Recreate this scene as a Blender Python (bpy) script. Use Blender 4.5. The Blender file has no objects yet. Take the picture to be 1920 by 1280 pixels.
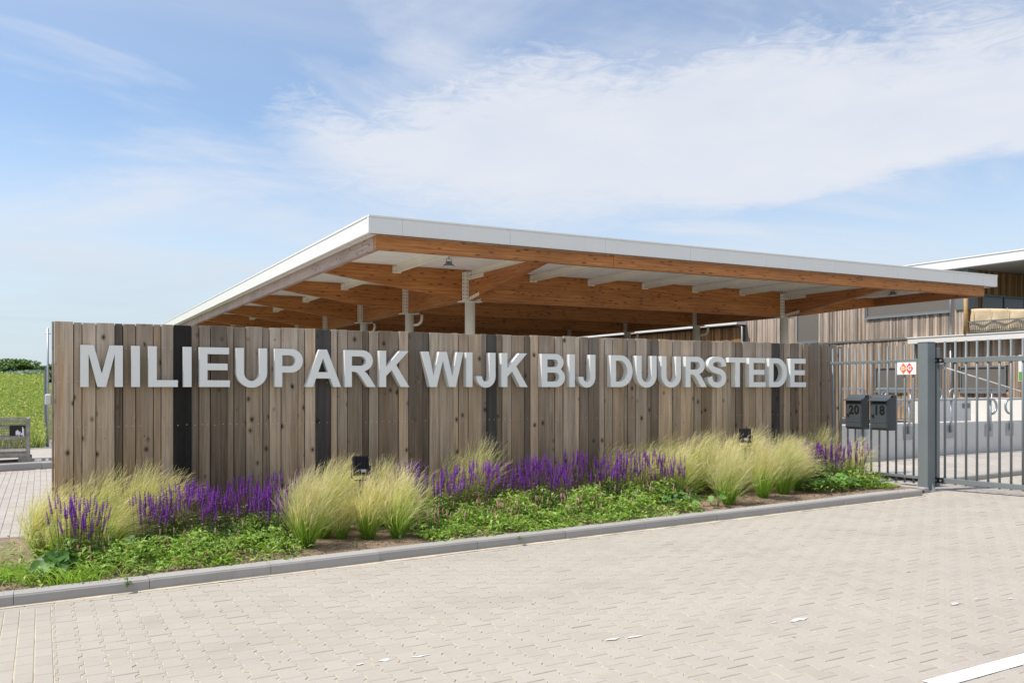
import bpy, bmesh, math, random
from mathutils import Vector, Matrix, noise
R = math.radians
scene = bpy.context.scene
COL = scene.collection
random.seed(7)

# ------------------------------------------------------------------ camera
EYE = 1.6
YAW = 28.1
cam_d = bpy.data.cameras.new('camera')
cam = bpy.data.objects.new('camera', cam_d); COL.objects.link(cam)
cam.location = (0, 0, EYE); cam.rotation_euler = (R(90), 0, R(-YAW))
cam_d.sensor_width = 36; cam_d.lens = 1650 / 1920 * 36
cam_d.shift_y = 86 / 1920
cam_d.clip_end = 3000
scene.camera = cam

# ------------------------------------------------------------------ sun and sky
SUN = Vector((-0.588, 0.208, 1.0)).normalized()
sun_el = math.asin(SUN.z); sun_az = math.atan2(SUN.x, SUN.y)
sl = bpy.data.lights.new('sun', 'SUN'); so = bpy.data.objects.new('sun', sl); COL.objects.link(so)
sl.energy = 3.7; sl.angle = R(0.53); sl.color = (1, 0.94, 0.85)
so.rotation_euler = SUN.to_track_quat('Z', 'Y').to_euler()
so.location = (-20, 10, 40)

world = bpy.data.worlds.new('World'); scene.world = world; world.use_nodes = True


class NT:
    """small node-tree helper"""
    def __init__(s, tree):
        s.t = tree; s.n = tree.nodes; s.l = tree.links
    def add(s, typ, **kw):
        nd = s.n.new(typ)
        for k, v in kw.items(): setattr(nd, k, v)
        return nd
    def put(s, sock, v):
        if isinstance(v, bpy.types.NodeSocket): s.l.new(v, sock)
        elif v is not None:
            if sock.type == 'RGBA' and len(v) == 3: v = (*v, 1)
            sock.default_value = v
    def math(s, op, a, b=None, c=None, clamp=False):
        nd = s.add('ShaderNodeMath', operation=op, use_clamp=clamp)
        s.put(nd.inputs[0], a); s.put(nd.inputs[1], b); s.put(nd.inputs[2], c)
        return nd.outputs[0]
    def vmath(s, op, a, b=None):
        nd = s.add('ShaderNodeVectorMath', operation=op)
        s.put(nd.inputs[0], a); s.put(nd.inputs[1], b)
        return nd.outputs[0]
    def noise(s, vec, scale, detail=4, rough=.55, dist=0, out='Fac'):
        nd = s.add('ShaderNodeTexNoise')
        s.put(nd.inputs['Vector'], vec)
        nd.inputs['Scale'].default_value = scale; nd.inputs['Detail'].default_value = detail
        nd.inputs['Roughness'].default_value = rough; nd.inputs['Distortion'].default_value = dist
        return nd.outputs[out]
    def mapr(s, v, a, b, c=0, d=1, smooth=False):
        nd = s.add('ShaderNodeMapRange', clamp=True)
        if smooth: nd.interpolation_type = 'SMOOTHSTEP'
        s.put(nd.inputs[0], v)
        for i, q in enumerate((a, b, c, d)): s.put(nd.inputs[1 + i], q)
        return nd.outputs[0]
    def mix(s, f, a, b, mode='MIX'):
        nd = s.add('ShaderNodeMix', data_type='RGBA', blend_type=mode)
        s.put(nd.inputs[0], f); s.put(nd.inputs[6], a); s.put(nd.inputs[7], b)
        return nd.outputs[2]
    def ramp(s, f, stops):
        nd = s.add('ShaderNodeValToRGB'); s.put(nd.inputs[0], f)
        e = nd.color_ramp.elements
        while len(e) < len(stops): e.new(.5)
        for q, (p, c) in zip(e, stops): q.position = p; q.color = (*c, 1)
        return nd.outputs[0]
    def mapping(s, vec, scale=(1, 1, 1), loc=(0, 0, 0), rot=(0, 0, 0)):
        nd = s.add('ShaderNodeMapping'); s.put(nd.inputs[0], vec)
        s.put(nd.inputs['Scale'], scale); s.put(nd.inputs['Location'], loc); s.put(nd.inputs['Rotation'], rot)
        return nd.outputs[0]
    def sep(s, v):
        nd = s.add('ShaderNodeSeparateXYZ'); s.put(nd.inputs[0], v); return nd.outputs
    def comb(s, x, y, z):
        nd = s.add('ShaderNodeCombineXYZ'); s.put(nd.inputs[0], x); s.put(nd.inputs[1], y); s.put(nd.inputs[2], z); return nd.outputs[0]


def build_world():
    w = NT(world.node_tree); w.n.clear()
    out = w.add('ShaderNodeOutputWorld'); bg = w.add('ShaderNodeBackground')
    sky = w.add('ShaderNodeTexSky', sky_type='NISHITA')
    sky.sun_disc = False; sky.sun_elevation = sun_el; sky.sun_rotation = sun_az
    sky.air_density = 1.0; sky.dust_density = .5; sky.ozone_density = 1.6
    tc = w.add('ShaderNodeTexCoord').outputs['Generated']
    x, y, z = w.sep(tc)
    zc = w.math('MAXIMUM', z, 0.0)
    # clouds live on a flat layer above: project the direction on it
    den = w.math('ADD', zc, 0.12)
    P = w.comb(w.math('DIVIDE', x, den), w.math('DIVIDE', y, den), 0)
    # azimuth / elevation in degrees
    az = w.math('SUBTRACT', w.math('MULTIPLY', w.math('ARCTAN2', x, y), 57.2958), 28.1)
    el = w.math('MULTIPLY', w.math('ARCSINE', z), 57.2958)
    ae = w.comb(w.math('MULTIPLY', az, .06), w.math('MULTIPLY', el, .16), 0)
    wob = w.math('SUBTRACT', w.noise(ae, 1.6, 7, .6, .4), .5)
    wob2 = w.math('SUBTRACT', w.noise(w.mapping(ae, loc=(7.3, 2.1, 4)), 1.1, 6, .62, .9), .5)
    fin = w.math('SUBTRACT', w.noise(w.mapping(ae, scale=(1, 1.5, 1), loc=(1, 5, 2)), 5.5, 8, .68, 1.2), .5)
    eld = w.math('ADD', w.math('ADD', el, w.math('MULTIPLY', wob, 2.8)), w.math('MULTIPLY', fin, w.mapr(az, 0, 16, 4.0, .8)))
    elu = w.math('ADD', w.math('ADD', el, w.math('MULTIPLY', wob2, 7.0)), w.math('MULTIPLY', fin, 6.0))
    # the long bank: lower rim rises slowly to either side, upper rim frays out
    da = w.math('SUBTRACT', az, 2.0)
    dn = w.math('MINIMUM', da, 0.0); dp = w.math('MAXIMUM', da, 0.0)
    low = w.math('MINIMUM', w.math('ADD', w.math('ADD', 9.7, w.math('MULTIPLY', dp, .105)), w.math('MULTIPLY', w.math('MULTIPLY', dn, dn), .013)), 17.0)
    dl = w.math('MINIMUM', w.math('SUBTRACT', az, 7.0), 0.0)
    upp = w.math('SUBTRACT', 20.8, w.math('MULTIPLY', w.math('MULTIPLY', dl, dl), .0125))
    soft = w.mapr(az, 2, 16, 3.4, 0.8)
    m1 = w.mapr(w.math('DIVIDE', w.math('SUBTRACT', eld, low), soft), -0.4, 1.0, 0, 1, True)
    m2 = w.mapr(w.math('SUBTRACT', upp, elu), -2.6, 2.6, 0, 1, True)
    far = w.mapr(w.math('ABSOLUTE', az), 55, 100, 1, 0)
    bank = w.math('MULTIPLY', w.math('MULTIPLY', m1, m2), far)
    tex = w.mapr(w.noise(ae, 2.2, 6, .55, .3), .25, .75, .84, 1.0)
    bank = w.math('MULTIPLY', bank, tex)
    # thin high cirrus everywhere
    ci = w.noise(w.mapping(P, scale=(.55, .9, 1), rot=(0, 0, .5)), 1.0, 8, .6, .8)
    ci2 = w.noise(w.mapping(P, scale=(.35, 1.6, 1), rot=(0, 0, -.35), loc=(3, 1, 0)), 1.4, 8, .65, .5)
    cir = w.math('MULTIPLY', w.mapr(ci, .40, .66, 0, .85, True), w.mapr(ci2, .3, .6, .45, 1))
    haze = w.mapr(el, 0, 17, .88, 0, True)
    # unseen clouds added round the rest of the sky, raising and whitening ambient light
    gen = w.noise(w.mapping(P, scale=(.5, .8, 1), rot=(0, 0, .9), loc=(9, 4, 0)), .8, 7, .58, .5)
    rest_ = w.math('MAXIMUM', w.mapr(w.math('ABSOLUTE', az), 40, 70), w.mapr(el, 24, 34))
    gen = w.math('MULTIPLY', w.mapr(gen, .42, .58, 0, .95, True), rest_)
    veil = w.math('MULTIPLY', w.mapr(el, 15, 24, 0, .30, True), w.mapr(ci2, .3, .7, .3, 1))
    cover = w.math('MAXIMUM', w.math('MAXIMUM', bank, gen), w.math('MAXIMUM', cir, veil))
    cover = w.math('MULTIPLY', w.math('SUBTRACT', 1.0, w.math('MULTIPLY', w.math('SUBTRACT', 1.0, cover), w.math('SUBTRACT', 1.0, haze))), .95)
    cloudc = w.mix(w.mapr(el, 2, 13, 0, 1, True), (3.9, 4.6, 5.3), (5.35, 5.5, 5.9))
    skyc = w.mix(1.0, sky.outputs[0], (1.12, 1.12, 1.12), 'MULTIPLY')
    col = w.mix(cover, skyc, cloudc)
    w.put(bg.inputs['Color'], col); bg.inputs['Strength'].default_value = .125
    w.l.new(bg.outputs[0], out.inputs[0])


build_world()
scene.view_settings.view_transform = 'Standard'; scene.view_settings.look = 'None'
scene.view_settings.exposure = 0.29; scene.view_settings.gamma = 1
scene.render.engine = 'CYCLES'
scene.cycles.max_bounces = 7; scene.cycles.diffuse_bounces = 4; scene.cycles.transparent_max_bounces = 8

# ------------------------------------------------------------------ helpers
def clampf(v, a, b): return max(a, min(b, v))
def gz(x, y): return .022 * clampf(x, -8, 16) - .015 * clampf(y, -6, 10.4)


def tag(o, label=None, cat=None, group=None, kind=None):
    if label: o['label'] = label
    if cat: o['category'] = cat
    if group: o['group'] = group
    if kind: o['kind'] = kind
    return o


def thing(name, label, cat, loc=(0, 0, 0), group=None, rz=0):
    o = bpy.data.objects.new(name, None); COL.objects.link(o)
    o.location = loc; o.rotation_euler = (0, 0, rz); o.empty_display_size = .2
    return tag(o, label, cat, group)


def wpos(o):
    v = Vector((0, 0, 0))
    while o is not None:
        v += o.location; o = o.parent
    return v


class MB:
    def __init__(s): s.v = []; s.f = []; s.sm = []
    def face_ids(s, pts): 
        i = len(s.v); s.v += [tuple(p) for p in pts]; return list(range(i, i + len(pts)))
    def poly(s, pts, smooth=False):
        s.f.append(s.face_ids(pts)); s.sm.append(smooth); return s
    def box(s, x0, x1, y0, y1, z0, z1, bev=0):
        if bev <= 0:
            i = len(s.v)
            s.v += [(x, y, z) for z in (z0, z1) for y in (y0, y1) for x in (x0, x1)]
            for q in ((0, 2, 3, 1), (4, 5, 7, 6), (0, 1, 5, 4), (1, 3, 7, 5), (3, 2, 6, 7), (2, 0, 4, 6)):
                s.f.append([i + k for k in q]); s.sm.append(False)
            return s
        c = Vector(((x0 + x1) / 2, (y0 + y1) / 2, (z0 + z1) / 2)); h = Vector(((x1 - x0) / 2, (y1 - y0) / 2, (z1 - z0) / 2))
        b = min(bev, h.x * .9, h.y * .9, h.z * .9)
        i = len(s.v); idx = {}
        for sx in (-1, 1):
            for sy in (-1, 1):
                for sz in (-1, 1):
                    for ax in range(3):
                        p = [sx * (h.x - b), sy * (h.y - b), sz * (h.z - b)]
                        p[ax] = (sx, sy, sz)[ax] * h[ax]
                        idx[sx, sy, sz, ax] = len(s.v); s.v.append((c.x + p[0], c.y + p[1], c.z + p[2]))
        def q(l): s.f.append(l); s.sm.append(False)
        for ax in range(3):
            a, d = [k for k in range(3) if k != ax]
            for sg in (-1, 1):
                l = []
                for (sa, sd) in ((-1, -1), (1, -1), (1, 1), (-1, 1)):
                    k = [0, 0, 0]; k[ax] = sg; k[a] = sa; k[d] = sd; l.append(idx[(*k, ax)])
                q(l)
            for sa in (-1, 1):
                for sd in (-1, 1):
                    l = []
                    for (t, wch) in ((-1, a), (1, a), (1, d), (-1, d)):
                        k = [0, 0, 0]; k[ax] = t; k[a] = sa; k[d] = sd; l.append(idx[(*k, wch)])
                    q(l)
        for sx in (-1, 1):
            for sy in (-1, 1):
                for sz in (-1, 1): q([idx[sx, sy, sz, k] for k in range(3)])
        return s
    def prism(s, pts, d):
        """closed polygon extruded by vector d"""
        n = len(pts); d = Vector(d); i = len(s.v)
        s.v += [tuple(p) for p in pts] + [tuple(Vector(p) + d) for p in pts]
        s.f.append([i + k for k in range(n)][::-1]); s.f.append([i + n + k for k in range(n)]); s.sm += [False, False]
        for k in range(n):
            s.f.append([i + k, i + (k + 1) % n, i + n + (k + 1) % n, i + n + k]); s.sm.append(False)
        return s
    def tube(s, path, r, seg=8, cap=True, smooth=True):
        path = [Vector(p) for p in path]; rings = []
        rr = r if isinstance(r, (list, tuple)) else [r] * len(path)
        up = None
        for k, p in enumerate(path):
            t = (path[min(k + 1, len(path) - 1)] - path[max(k - 1, 0)]).normalized()
            if up is None: up = Vector((0, 0, 1)) if abs(t.z) < .9 else Vector((1, 0, 0))
            a = t.cross(up).normalized(); b = a.cross(t).normalized(); up = b
            i = len(s.v)
            for q in range(seg):
                w = 2 * math.pi * q / seg
                s.v.append(tuple(p + (a * math.cos(w) + b * math.sin(w)) * rr[k]))
            rings.append(i)
        for k in range(len(rings) - 1):
            for q in range(seg):
                s.f.append([rings[k] + q, rings[k] + (q + 1) % seg, rings[k + 1] + (q + 1) % seg, rings[k + 1] + q]); s.sm.append(smooth)
        if cap:
            s.f.append([rings[0] + q for q in range(seg)][::-1]); s.f.append([rings[-1] + q for q in range(seg)]); s.sm += [False, False]
        return s
    def lathe(s, c, prof, seg=16):
        """profile of (r,z) turned about a vertical axis at c"""
        return s.tube_rings([[(c[0] + r * math.cos(2 * math.pi * q / seg), c[1] + r * math.sin(2 * math.pi * q / seg), c[2] + z) for q in range(seg)] for r, z in prof])
    def tube_rings(s, rings):
        seg = len(rings[0]); ids = []
        for rg in rings: ids.append(len(s.v)); s.v += rg
        for k in range(len(ids) - 1):
            for q in range(seg):
                s.f.append([ids[k] + q, ids[k] + (q + 1) % seg, ids[k + 1] + (q + 1) % seg, ids[k + 1] + q]); s.sm.append(True)
        s.f.append([ids[0] + q for q in range(seg)][::-1]); s.f.append([ids[-1] + q for q in range(seg)]); s.sm += [False, False]
        return s
    def mesh(s, name, off=(0, 0, 0)):
        me = bpy.data.meshes.new(name)
        ox, oy, oz = off
        me.from_pydata([(x - ox, y - oy, z - oz) for x, y, z in s.v], [], s.f)
        me.polygons.foreach_set('use_smooth', s.sm); me.update()
        return me
    def build(s, name, m, parent=None, local=False):
        off = (0, 0, 0) if (parent is None or local) else wpos(parent)
        me = s.mesh(name, off)
        o = bpy.data.objects.new(name, me); COL.objects.link(o)
        if m: me.materials.append(m)
        if parent is not None: o.parent = parent
        return o


def fixn(o):
    bm = bmesh.new(); bm.from_mesh(o.data); bmesh.ops.recalc_face_normals(bm, faces=bm.faces); bm.to_mesh(o.data); bm.free(); return o


def link_copy(o, parent=None, loc=None, rz=None, scale=None):
    c = o.copy(); COL.objects.link(c); c.parent = parent
    if loc is not None: c.location = loc
    if rz is not None: c.rotation_euler = (0, 0, rz)
    if scale is not None: c.scale = scale
    return c


# ------------------------------------------------------------------ materials
MATS = {}
def newmat(name):
    m = bpy.data.materials.new(name); m.use_nodes = True
    t = NT(m.node_tree); b = t.n['Principled BSDF']; MATS[name] = m
    return m, t, b


def plain(name, c, rough=.6, metal=0, var=.12, scale=6, bump=0, spec=.4, vec='Object', stretch=(1, 1, 1)):
    m, t, b = newmat(name)
    tc = t.add('ShaderNodeTexCoord').outputs[vec]
    if vec == 'Object': tc = t.add('ShaderNodeNewGeometry').outputs['Position']
    tc = t.mapping(tc, scale=stretch)
    n = t.noise(tc, scale, 5, .6); n2 = t.noise(tc, scale * 9, 3, .6)
    f = t.math('ADD', t.math('MULTIPLY', n, .7), t.math('MULTIPLY', n2, .3))
    lo = tuple(max(0, k * (1 - var * 1.6)) for k in c); hi = tuple(min(1, k * (1 + var * 1.6)) for k in c)
    t.put(b.inputs['Base Color'], t.mix(t.mapr(f, .25, .75), lo, hi))
    b.inputs['Roughness'].default_value = rough; b.inputs['Metallic'].default_value = metal
    b.inputs['Specular IOR Level'].default_value = spec
    if bump:
        bp = t.add('ShaderNodeBump'); bp.inputs['Strength'].default_value = bump; bp.inputs['Distance'].default_value = .01
        t.put(bp.inputs['Height'], n2); t.l.new(bp.outputs[0], b.inputs['Normal'])
    return m


def weathered(name, dark, mid, light, grey, knots=True, zlo=0, zhi=2.3, island=False, fine=1.0, blackish=False):
    """grey-brown weathered softwood, grain along Z, one tone per board"""
    m, t, b = newmat(name)
    geo = t.add('ShaderNodeNewGeometry'); pos = geo.outputs['Position']
    oi = t.add('ShaderNodeObjectInfo')
    rnd = geo.outputs['Random Per Island'] if island else oi.outputs['Random']
    off = t.math('MULTIPLY', rnd, 37.0)
    p = t.vmath('ADD', pos, t.comb(off, t.math('MULTIPLY', rnd, 13.0), t.math('MULTIPLY', rnd, 91.0)))
    warp = t.vmath('ADD', p, t.vmath('MULTIPLY', t.noise(t.mapping(p, scale=(5, 5, 1.6)), 1.0, 3, out='Color'), (.022, .022, 0)))
    grain = t.noise(t.mapping(warp, scale=(85 * fine, 85 * fine, 1.8)), 1, 6, .72)
    ring = t.noise(t.mapping(warp, scale=(24 * fine, 24 * fine, .55)), 1, 2, .5, 1.2)
    big = t.noise(t.mapping(p, scale=(3, 3, 1.1)), 1, 3)
    f = t.math('ADD', t.math('MULTIPLY', grain, .5), t.math('MULTIPLY', ring, .5))
    c = t.ramp(t.mapr(f, .3, .7), [(0, dark), (.45, mid), (1, light)])
    z = t.sep(pos)[2]
    wg = t.math('ADD', t.mapr(z, zlo, zhi, .12, .85), t.math('MULTIPLY', t.math('SUBTRACT', big, .5), 1.1), clamp=True)
    gl = t.mix(t.mapr(f, .3, .7), tuple(k * .72 for k in grey), tuple(min(1, k * 1.22) for k in grey))
    c = t.mix(wg, c, gl)
    # streaks of rust and tannin
    st = t.noise(t.mapping(p, scale=(20, 20, .5)), 1, 4, .6)
    c = t.mix(t.mapr(st, .57, .74, 0, .6), c, (.40, .21, .085)) if not blackish else c
    h2 = t.math('FRACT', t.math('MULTIPLY', rnd, 5.77))
    c = t.mix(t.mapr(h2, .6, 1, 0, .30), c, (.42, .26, .13), 'MIX') if not blackish else c
    blot = t.noise(t.mapping(p, scale=(9, 9, .9)), 1, 5, .65)
    tone = t.math('MULTIPLY', t.math('ADD', .36, t.math('MULTIPLY', t.math('POWER', rnd, .75), 1.0)), t.mapr(blot, .3, .7, .72, 1.16))
    c = t.mix(1.0, c, t.comb(tone, tone, tone), 'MULTIPLY')
    hgt = f
    if knots:
        kp = t.mapping(p, scale=(10, 0, 7.0))
        vo = t.add('ShaderNodeTexVoronoi', feature='F1'); t.put(vo.inputs['Vector'], kp); vo.inputs['Scale'].default_value = 1; vo.inputs['Randomness'].default_value = 1
        keep = t.mapr(t.sep(vo.outputs['Color'])[0], .50, .54)
        k3 = t.sep(vo.outputs['Color'])[1]
        size = t.math('ADD', .05, t.math('MULTIPLY', t.math('MULTIPLY', k3, k3), .11))
        kd = t.math('DIVIDE', vo.outputs['Distance'], size)
        core = t.math('MULTIPLY', t.mapr(kd, .75, 1.15, 1, 0, True), keep)
        halo = t.math('MULTIPLY', t.mapr(kd, .9, 2.6, .55, 0, True), keep)
        c = t.mix(halo, c, tuple(k * .55 for k in dark))
        c = t.mix(t.math('MULTIPLY', core, .85), c, (.035, .024, .017))
    t.put(b.inputs['Base Color'], c)
    b.inputs['Roughness'].default_value = .82; b.inputs['Specular IOR Level'].default_value = .22
    bp = t.add('ShaderNodeBump'); bp.inputs['Strength'].default_value = .5; bp.inputs['Distance'].default_value = .004
    t.put(bp.inputs['Height'], hgt); t.l.new(bp.outputs[0], b.inputs['Normal'])
    return m


def glulam(name, c1, c2, c3, axis, rough=.45):
    """stained laminated timber, grain along the given axis, short dark flecks"""
    m, t, b = newmat(name)
    pos = t.add('ShaderNodeNewGeometry').outputs['Position']
    sc = [30, 30, 30]; sc[axis] = 1.2
    g = t.noise(t.mapping(pos, scale=sc), 1, 5, .6, .4)
    lam = t.add('ShaderNodeTexWhiteNoise', noise_dimensions='1D')
    t.put(lam.inputs['W'], t.math('FLOOR', t.math('DIVIDE', t.sep(pos)[2], .042)))
    c = t.ramp(t.mapr(g, .3, .72), [(0, c1), (.55, c2), (1, c3)])
    lt = t.mapr(lam.outputs['Value'], 0, 1, .86, 1.1)
    c = t.mix(1.0, c, t.comb(lt, lt, lt), 'MULTIPLY')
    sk = [0, 0, 0]; sk[axis] = 3.0; sk[2] = 11
    vo = t.add('ShaderNodeTexVoronoi', feature='F1'); t.put(vo.inputs['Vector'], t.mapping(pos, scale=sk)); vo.inputs['Scale'].default_value = 1
    keep = t.mapr(t.sep(vo.outputs['Color'])[0], .30, .35)
    fl = t.math('MULTIPLY', t.mapr(vo.outputs['Distance'], .12, .34, 1, 0, True), keep)
    fn = [14, 14, 14]; fn[axis] = 4; fn[2] = 45
    fl = t.math('MULTIPLY', fl, t.mapr(t.noise(t.mapping(pos, scale=fn), 1, 2), .33, .5))
    c = t.mix(t.math('MULTIPLY', fl, .9), c, tuple(k * .2 for k in c1))
    big = t.mapr(t.noise(pos, .7, 3), .3, .7, .85, 1.1)
    c = t.mix(1.0, c, t.comb(big, big, big), 'MULTIPLY')
    t.put(b.inputs['Base Color'], c)
    b.inputs['Roughness'].default_value = rough; b.inputs['Specular IOR Level'].default_value = .35
    bp = t.add('ShaderNodeBump'); bp.inputs['Strength'].default_value = .2; bp.inputs['Distance'].default_value = .004
    t.put(bp.inputs['Height'], g); t.l.new(bp.outputs[0], b.inputs['Normal'])
    return m


def concrete(name, c, island=False, var=.12, rough=.85, dirt=(.30, .26, .2), dirt_amt=.35, fine=160, bump=.35):
    m, t, b = newmat(name)
    geo = t.add('ShaderNodeNewGeometry'); pos = geo.outputs['Position']
    oi = t.add('ShaderNodeObjectInfo').outputs['Random']
    rnd = t.math('FRACT', t.math('ADD', geo.outputs['Random Per Island'], oi)) if island else oi
    n1 = t.noise(pos, 1.1, 5, .6); n2 = t.noise(pos, fine, 2, .7); n3 = t.noise(pos, 9, 4, .6)
    tone = t.math('ADD', t.math('ADD', 1 - var * .9, t.math('MULTIPLY', rnd, var)), t.math('MULTIPLY', t.math('SUBTRACT', n2, .5), .34))
    tone = t.math('ADD', tone, t.math('MULTIPLY', t.math('SUBTRACT', n1, .5), .34))
    if island:
        tr_ = t.noise(t.mapping(pos, scale=(.22, 1.5, 1), rot=(0, 0, -.12)), 1, 4, .55)
        tone = t.math('MULTIPLY', tone, t.mapr(tr_, .38, .66, 1.02, .945))
    cc = t.mix(1.0, c, t.comb(tone, tone, tone), 'MULTIPLY')
    hue = t.mix(t.math('MULTIPLY', rnd, .35), cc, tuple(q * k for q, k in zip(c, (.95, .95, 1.0))))
    f = t.math('MULTIPLY', t.mapr(t.math('ADD', t.math('MULTIPLY', n1, .6), t.math('MULTIPLY', n3, .4)), .52, .72), dirt_amt)
    t.put(b.inputs['Base Color'], t.mix(f, hue, dirt))
    b.inputs['Roughness'].default_value = rough; b.inputs['Specular IOR Level'].default_value = .25
    bp = t.add('ShaderNodeBump'); bp.inputs['Strength'].default_value = bump; bp.inputs['Distance'].default_value = .003
    t.put(bp.inputs['Height'], n2); t.l.new(bp.outputs[0], b.inputs['Normal'])
    return m


def brickpave(name, c, mortar, bw=.105, bl=.21, axis_y=True):
    m, t, b = newmat(name)
    pos = t.add('ShaderNodeNewGeometry').outputs['Position']
    v = t.mapping(pos, rot=(0, 0, R(90))) if axis_y else pos
    br = t.add('ShaderNodeTexBrick'); t.put(br.inputs['Vector'], v)
    br.inputs['Scale'].default_value = 1; br.inputs['Brick Width'].default_value = bl; br.inputs['Row Height'].default_value = bw
    br.inputs['Mortar Size'].default_value = .005; br.inputs['Mortar Smooth'].default_value = .3; br.inputs['Bias'].default_value = 0
    t.put(br.inputs['Color1'], tuple(k * .9 for k in c)); t.put(br.inputs['Color2'], tuple(k * 1.08 for k in c)); t.put(br.inputs['Mortar'], mortar)
    n = t.mapr(t.noise(pos, .8, 5), .3, .7, .86, 1.1); n2 = t.mapr(t.noise(pos, 120, 2), .2, .8, .9, 1.1)
    k = t.math('MULTIPLY', n, n2)
    t.put(b.inputs['Base Color'], t.mix(1.0, br.outputs['Color'], t.comb(k, k, k), 'MULTIPLY'))
    b.inputs['Roughness'].default_value = .85; b.inputs['Specular IOR Level'].default_value = .25
    bp = t.add('ShaderNodeBump'); bp.inputs['Strength'].default_value = .5; bp.inputs['Distance'].default_value = .004; bp.invert = True
    t.put(bp.inputs['Height'], br.outputs['Fac']); t.l.new(bp.outputs[0], b.inputs['Normal'])
    return m


def foliage(name, stops, attr=None, trans=.35, rough=.5, var=.35):
    """leaf material: colour along attribute 'h' (0 base, 1 tip) or per-leaf random, light shines through"""
    m, t, b = newmat(name)
    geo = t.add('ShaderNodeNewGeometry')
    rnd = geo.outputs['Random Per Island']
    if attr:
        at = t.add('ShaderNodeAttribute'); at.attribute_name = attr
        f = t.math('ADD', at.outputs['Fac'], t.math('MULTIPLY', t.math('SUBTRACT', rnd, .5), .22))
    else: f = rnd
    c = t.ramp(f, stops)
    oi = t.add('ShaderNodeObjectInfo').outputs['Random']
    br = t.math('ADD', t.math('ADD', 1 - var / 2, t.math('MULTIPLY', t.math('FRACT', t.math('MULTIPLY', rnd, 7.31)), var)), t.math('MULTIPLY', t.math('SUBTRACT', oi, .5), .25))
    c = t.mix(1.0, c, t.comb(br, br, br), 'MULTIPLY')
    t.put(b.inputs['Base Color'], c); b.inputs['Roughness'].default_value = rough; b.inputs['Specular IOR Level'].default_value = .3
    tr = t.add('ShaderNodeBsdfTranslucent'); t.put(tr.inputs[0], t.mix(1.0, c, (1.05, 1.1, .7), 'MULTIPLY'))
    mx = t.add('ShaderNodeMixShader'); mx.inputs[0].default_value = trans
    t.l.new(b.outputs[0], mx.inputs[1]); t.l.new(tr.outputs[0], mx.inputs[2])
    t.l.new(mx.outputs[0], t.n['Material Output'].inputs[0])
    return m


W_PLANK = weathered('weathered_board', (.12, .072, .038), (.385, .265, .155), (.60, .44, .275), (.43, .365, .305))
W_DARK = weathered('tarred_board', (.014, .012, .011), (.04, .035, .031), (.085, .075, .066), (.075, .07, .066), blackish=True)
W_CLAD = weathered('building_cladding_wood', (.22, .145, .095), (.40, .285, .20), (.52, .41, .31), (.46, .40, .355), knots=False, island=True, zlo=1.5, zhi=4.5, fine=.45)
W_CLADW = weathered('sheltered_cladding_wood', (.16, .08, .03), (.34, .185, .075), (.46, .28, .13), (.36, .21, .10), knots=False, island=True, zlo=0, zhi=9, fine=.45)
T_X = glulam('stained_timber_x', (.29, .10, .027), (.46, .185, .052), (.55, .24, .075), 0)
T_Y = glulam('stained_timber_y', (.26, .095, .032), (.41, .16, .055), (.49, .205, .075), 1)
T_PALE = glulam('pale_pinkish_timber', (.36, .25, .22), (.44, .32, .285), (.49, .37, .335), 1, .55)  # paler, pinker timber tone for the left rim beams
CREAM = plain('cream_steel_paint', (.82, .79, .70), .45, 0, .04, 2)
WHITE_PANEL = plain('white_roof_trim', (.80, .80, .79), .4, 0, .02, 1.5)
DECK = plain('white_ribbed_steel', (.84, .83, .80), .5, 0, .05, 2)
LETTER = plain('light_grey_letter_paint', (.83, .835, .82), .38, 0, .02, 3)
ANTH = plain('anthracite_grey_paint', (.175, .20, .21), .38, 0, .05, 4)
ANTH_BOX = plain('dark_grey_mailbox_paint', (.06, .072, .082), .42, 0, .06, 30, bump=.15)
BLACK = plain('black_plastic', (.012, .012, .013), .4, 0, .1, 10)
NUMB = plain('black_vinyl', (.006, .006, .007), .5, 0, .02, 5)
GALV = plain('galvanised_steel', (.36, .39, .42), .4, .55, .12, 12)
SCREW = plain('bright_screw', (.7, .7, .68), .3, .8, .05, 10)
KERBM = concrete('kerb_concrete', (.40, .385, .36), var=.10, dirt=(.27, .245, .20), dirt_amt=.6)
PAVE = concrete('paver_concrete', (.458, .418, .358), island=True, var=.075, dirt=(.36, .315, .25), dirt_amt=.42)
PATHB = concrete('path_brick', (.48, .44, .39), island=True, var=.12, dirt=(.45, .42, .38), dirt_amt=.3)
SAND = plain('joint_sand', (.58, .50, .38), .95, 0, .22, 5, .3)
SANDG = plain('path_joint_sand', (.34, .30, .25), .95, 0, .2, 8, .3)
YARD = brickpave('yard_brick', (.465, .43, .385), (.36, .32, .27))
CONC = concrete('cast_concrete', (.62, .61, .59), var=.05, dirt=(.44, .42, .38), dirt_amt=.35, fine=60)
CONCW = concrete('pale_cast_concrete', (.74, .72, .68), var=.05, dirt=(.6, .57, .5), dirt_amt=.3, fine=60)
SOILM = plain('dry_soil', (.27, .195, .135), .95, 0, .35, 14, .9)
PAINT = plain('white_road_paint', (.78, .78, .76), .6, 0, .10, 14)
PAINTW = plain('worn_paint_fleck', (.66, .64, .61), .8, 0, .12, 60)
BLIND = plain('brown_grey_blind', (.17, .155, .14), .8, 0, .04, 3)
GLASSD = plain('dark_window_glass', (.012, .014, .017), .08, 0, .1, 2, spec=.6)
CLOTH = plain('sand_canvas', (.62, .50, .34), .85, 0, .10, 4, .2)
POLEW = plain('peeled_pole_wood', (.46, .30, .13), .7, 0, .22, 9, .3)
RUST = plain('worn_grey_steel', (.34, .31, .27), .65, .25, .35, 9, .3)
SIGNW = plain('sign_white', (.84, .84, .84), .35, 0, .01, 2)
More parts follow.
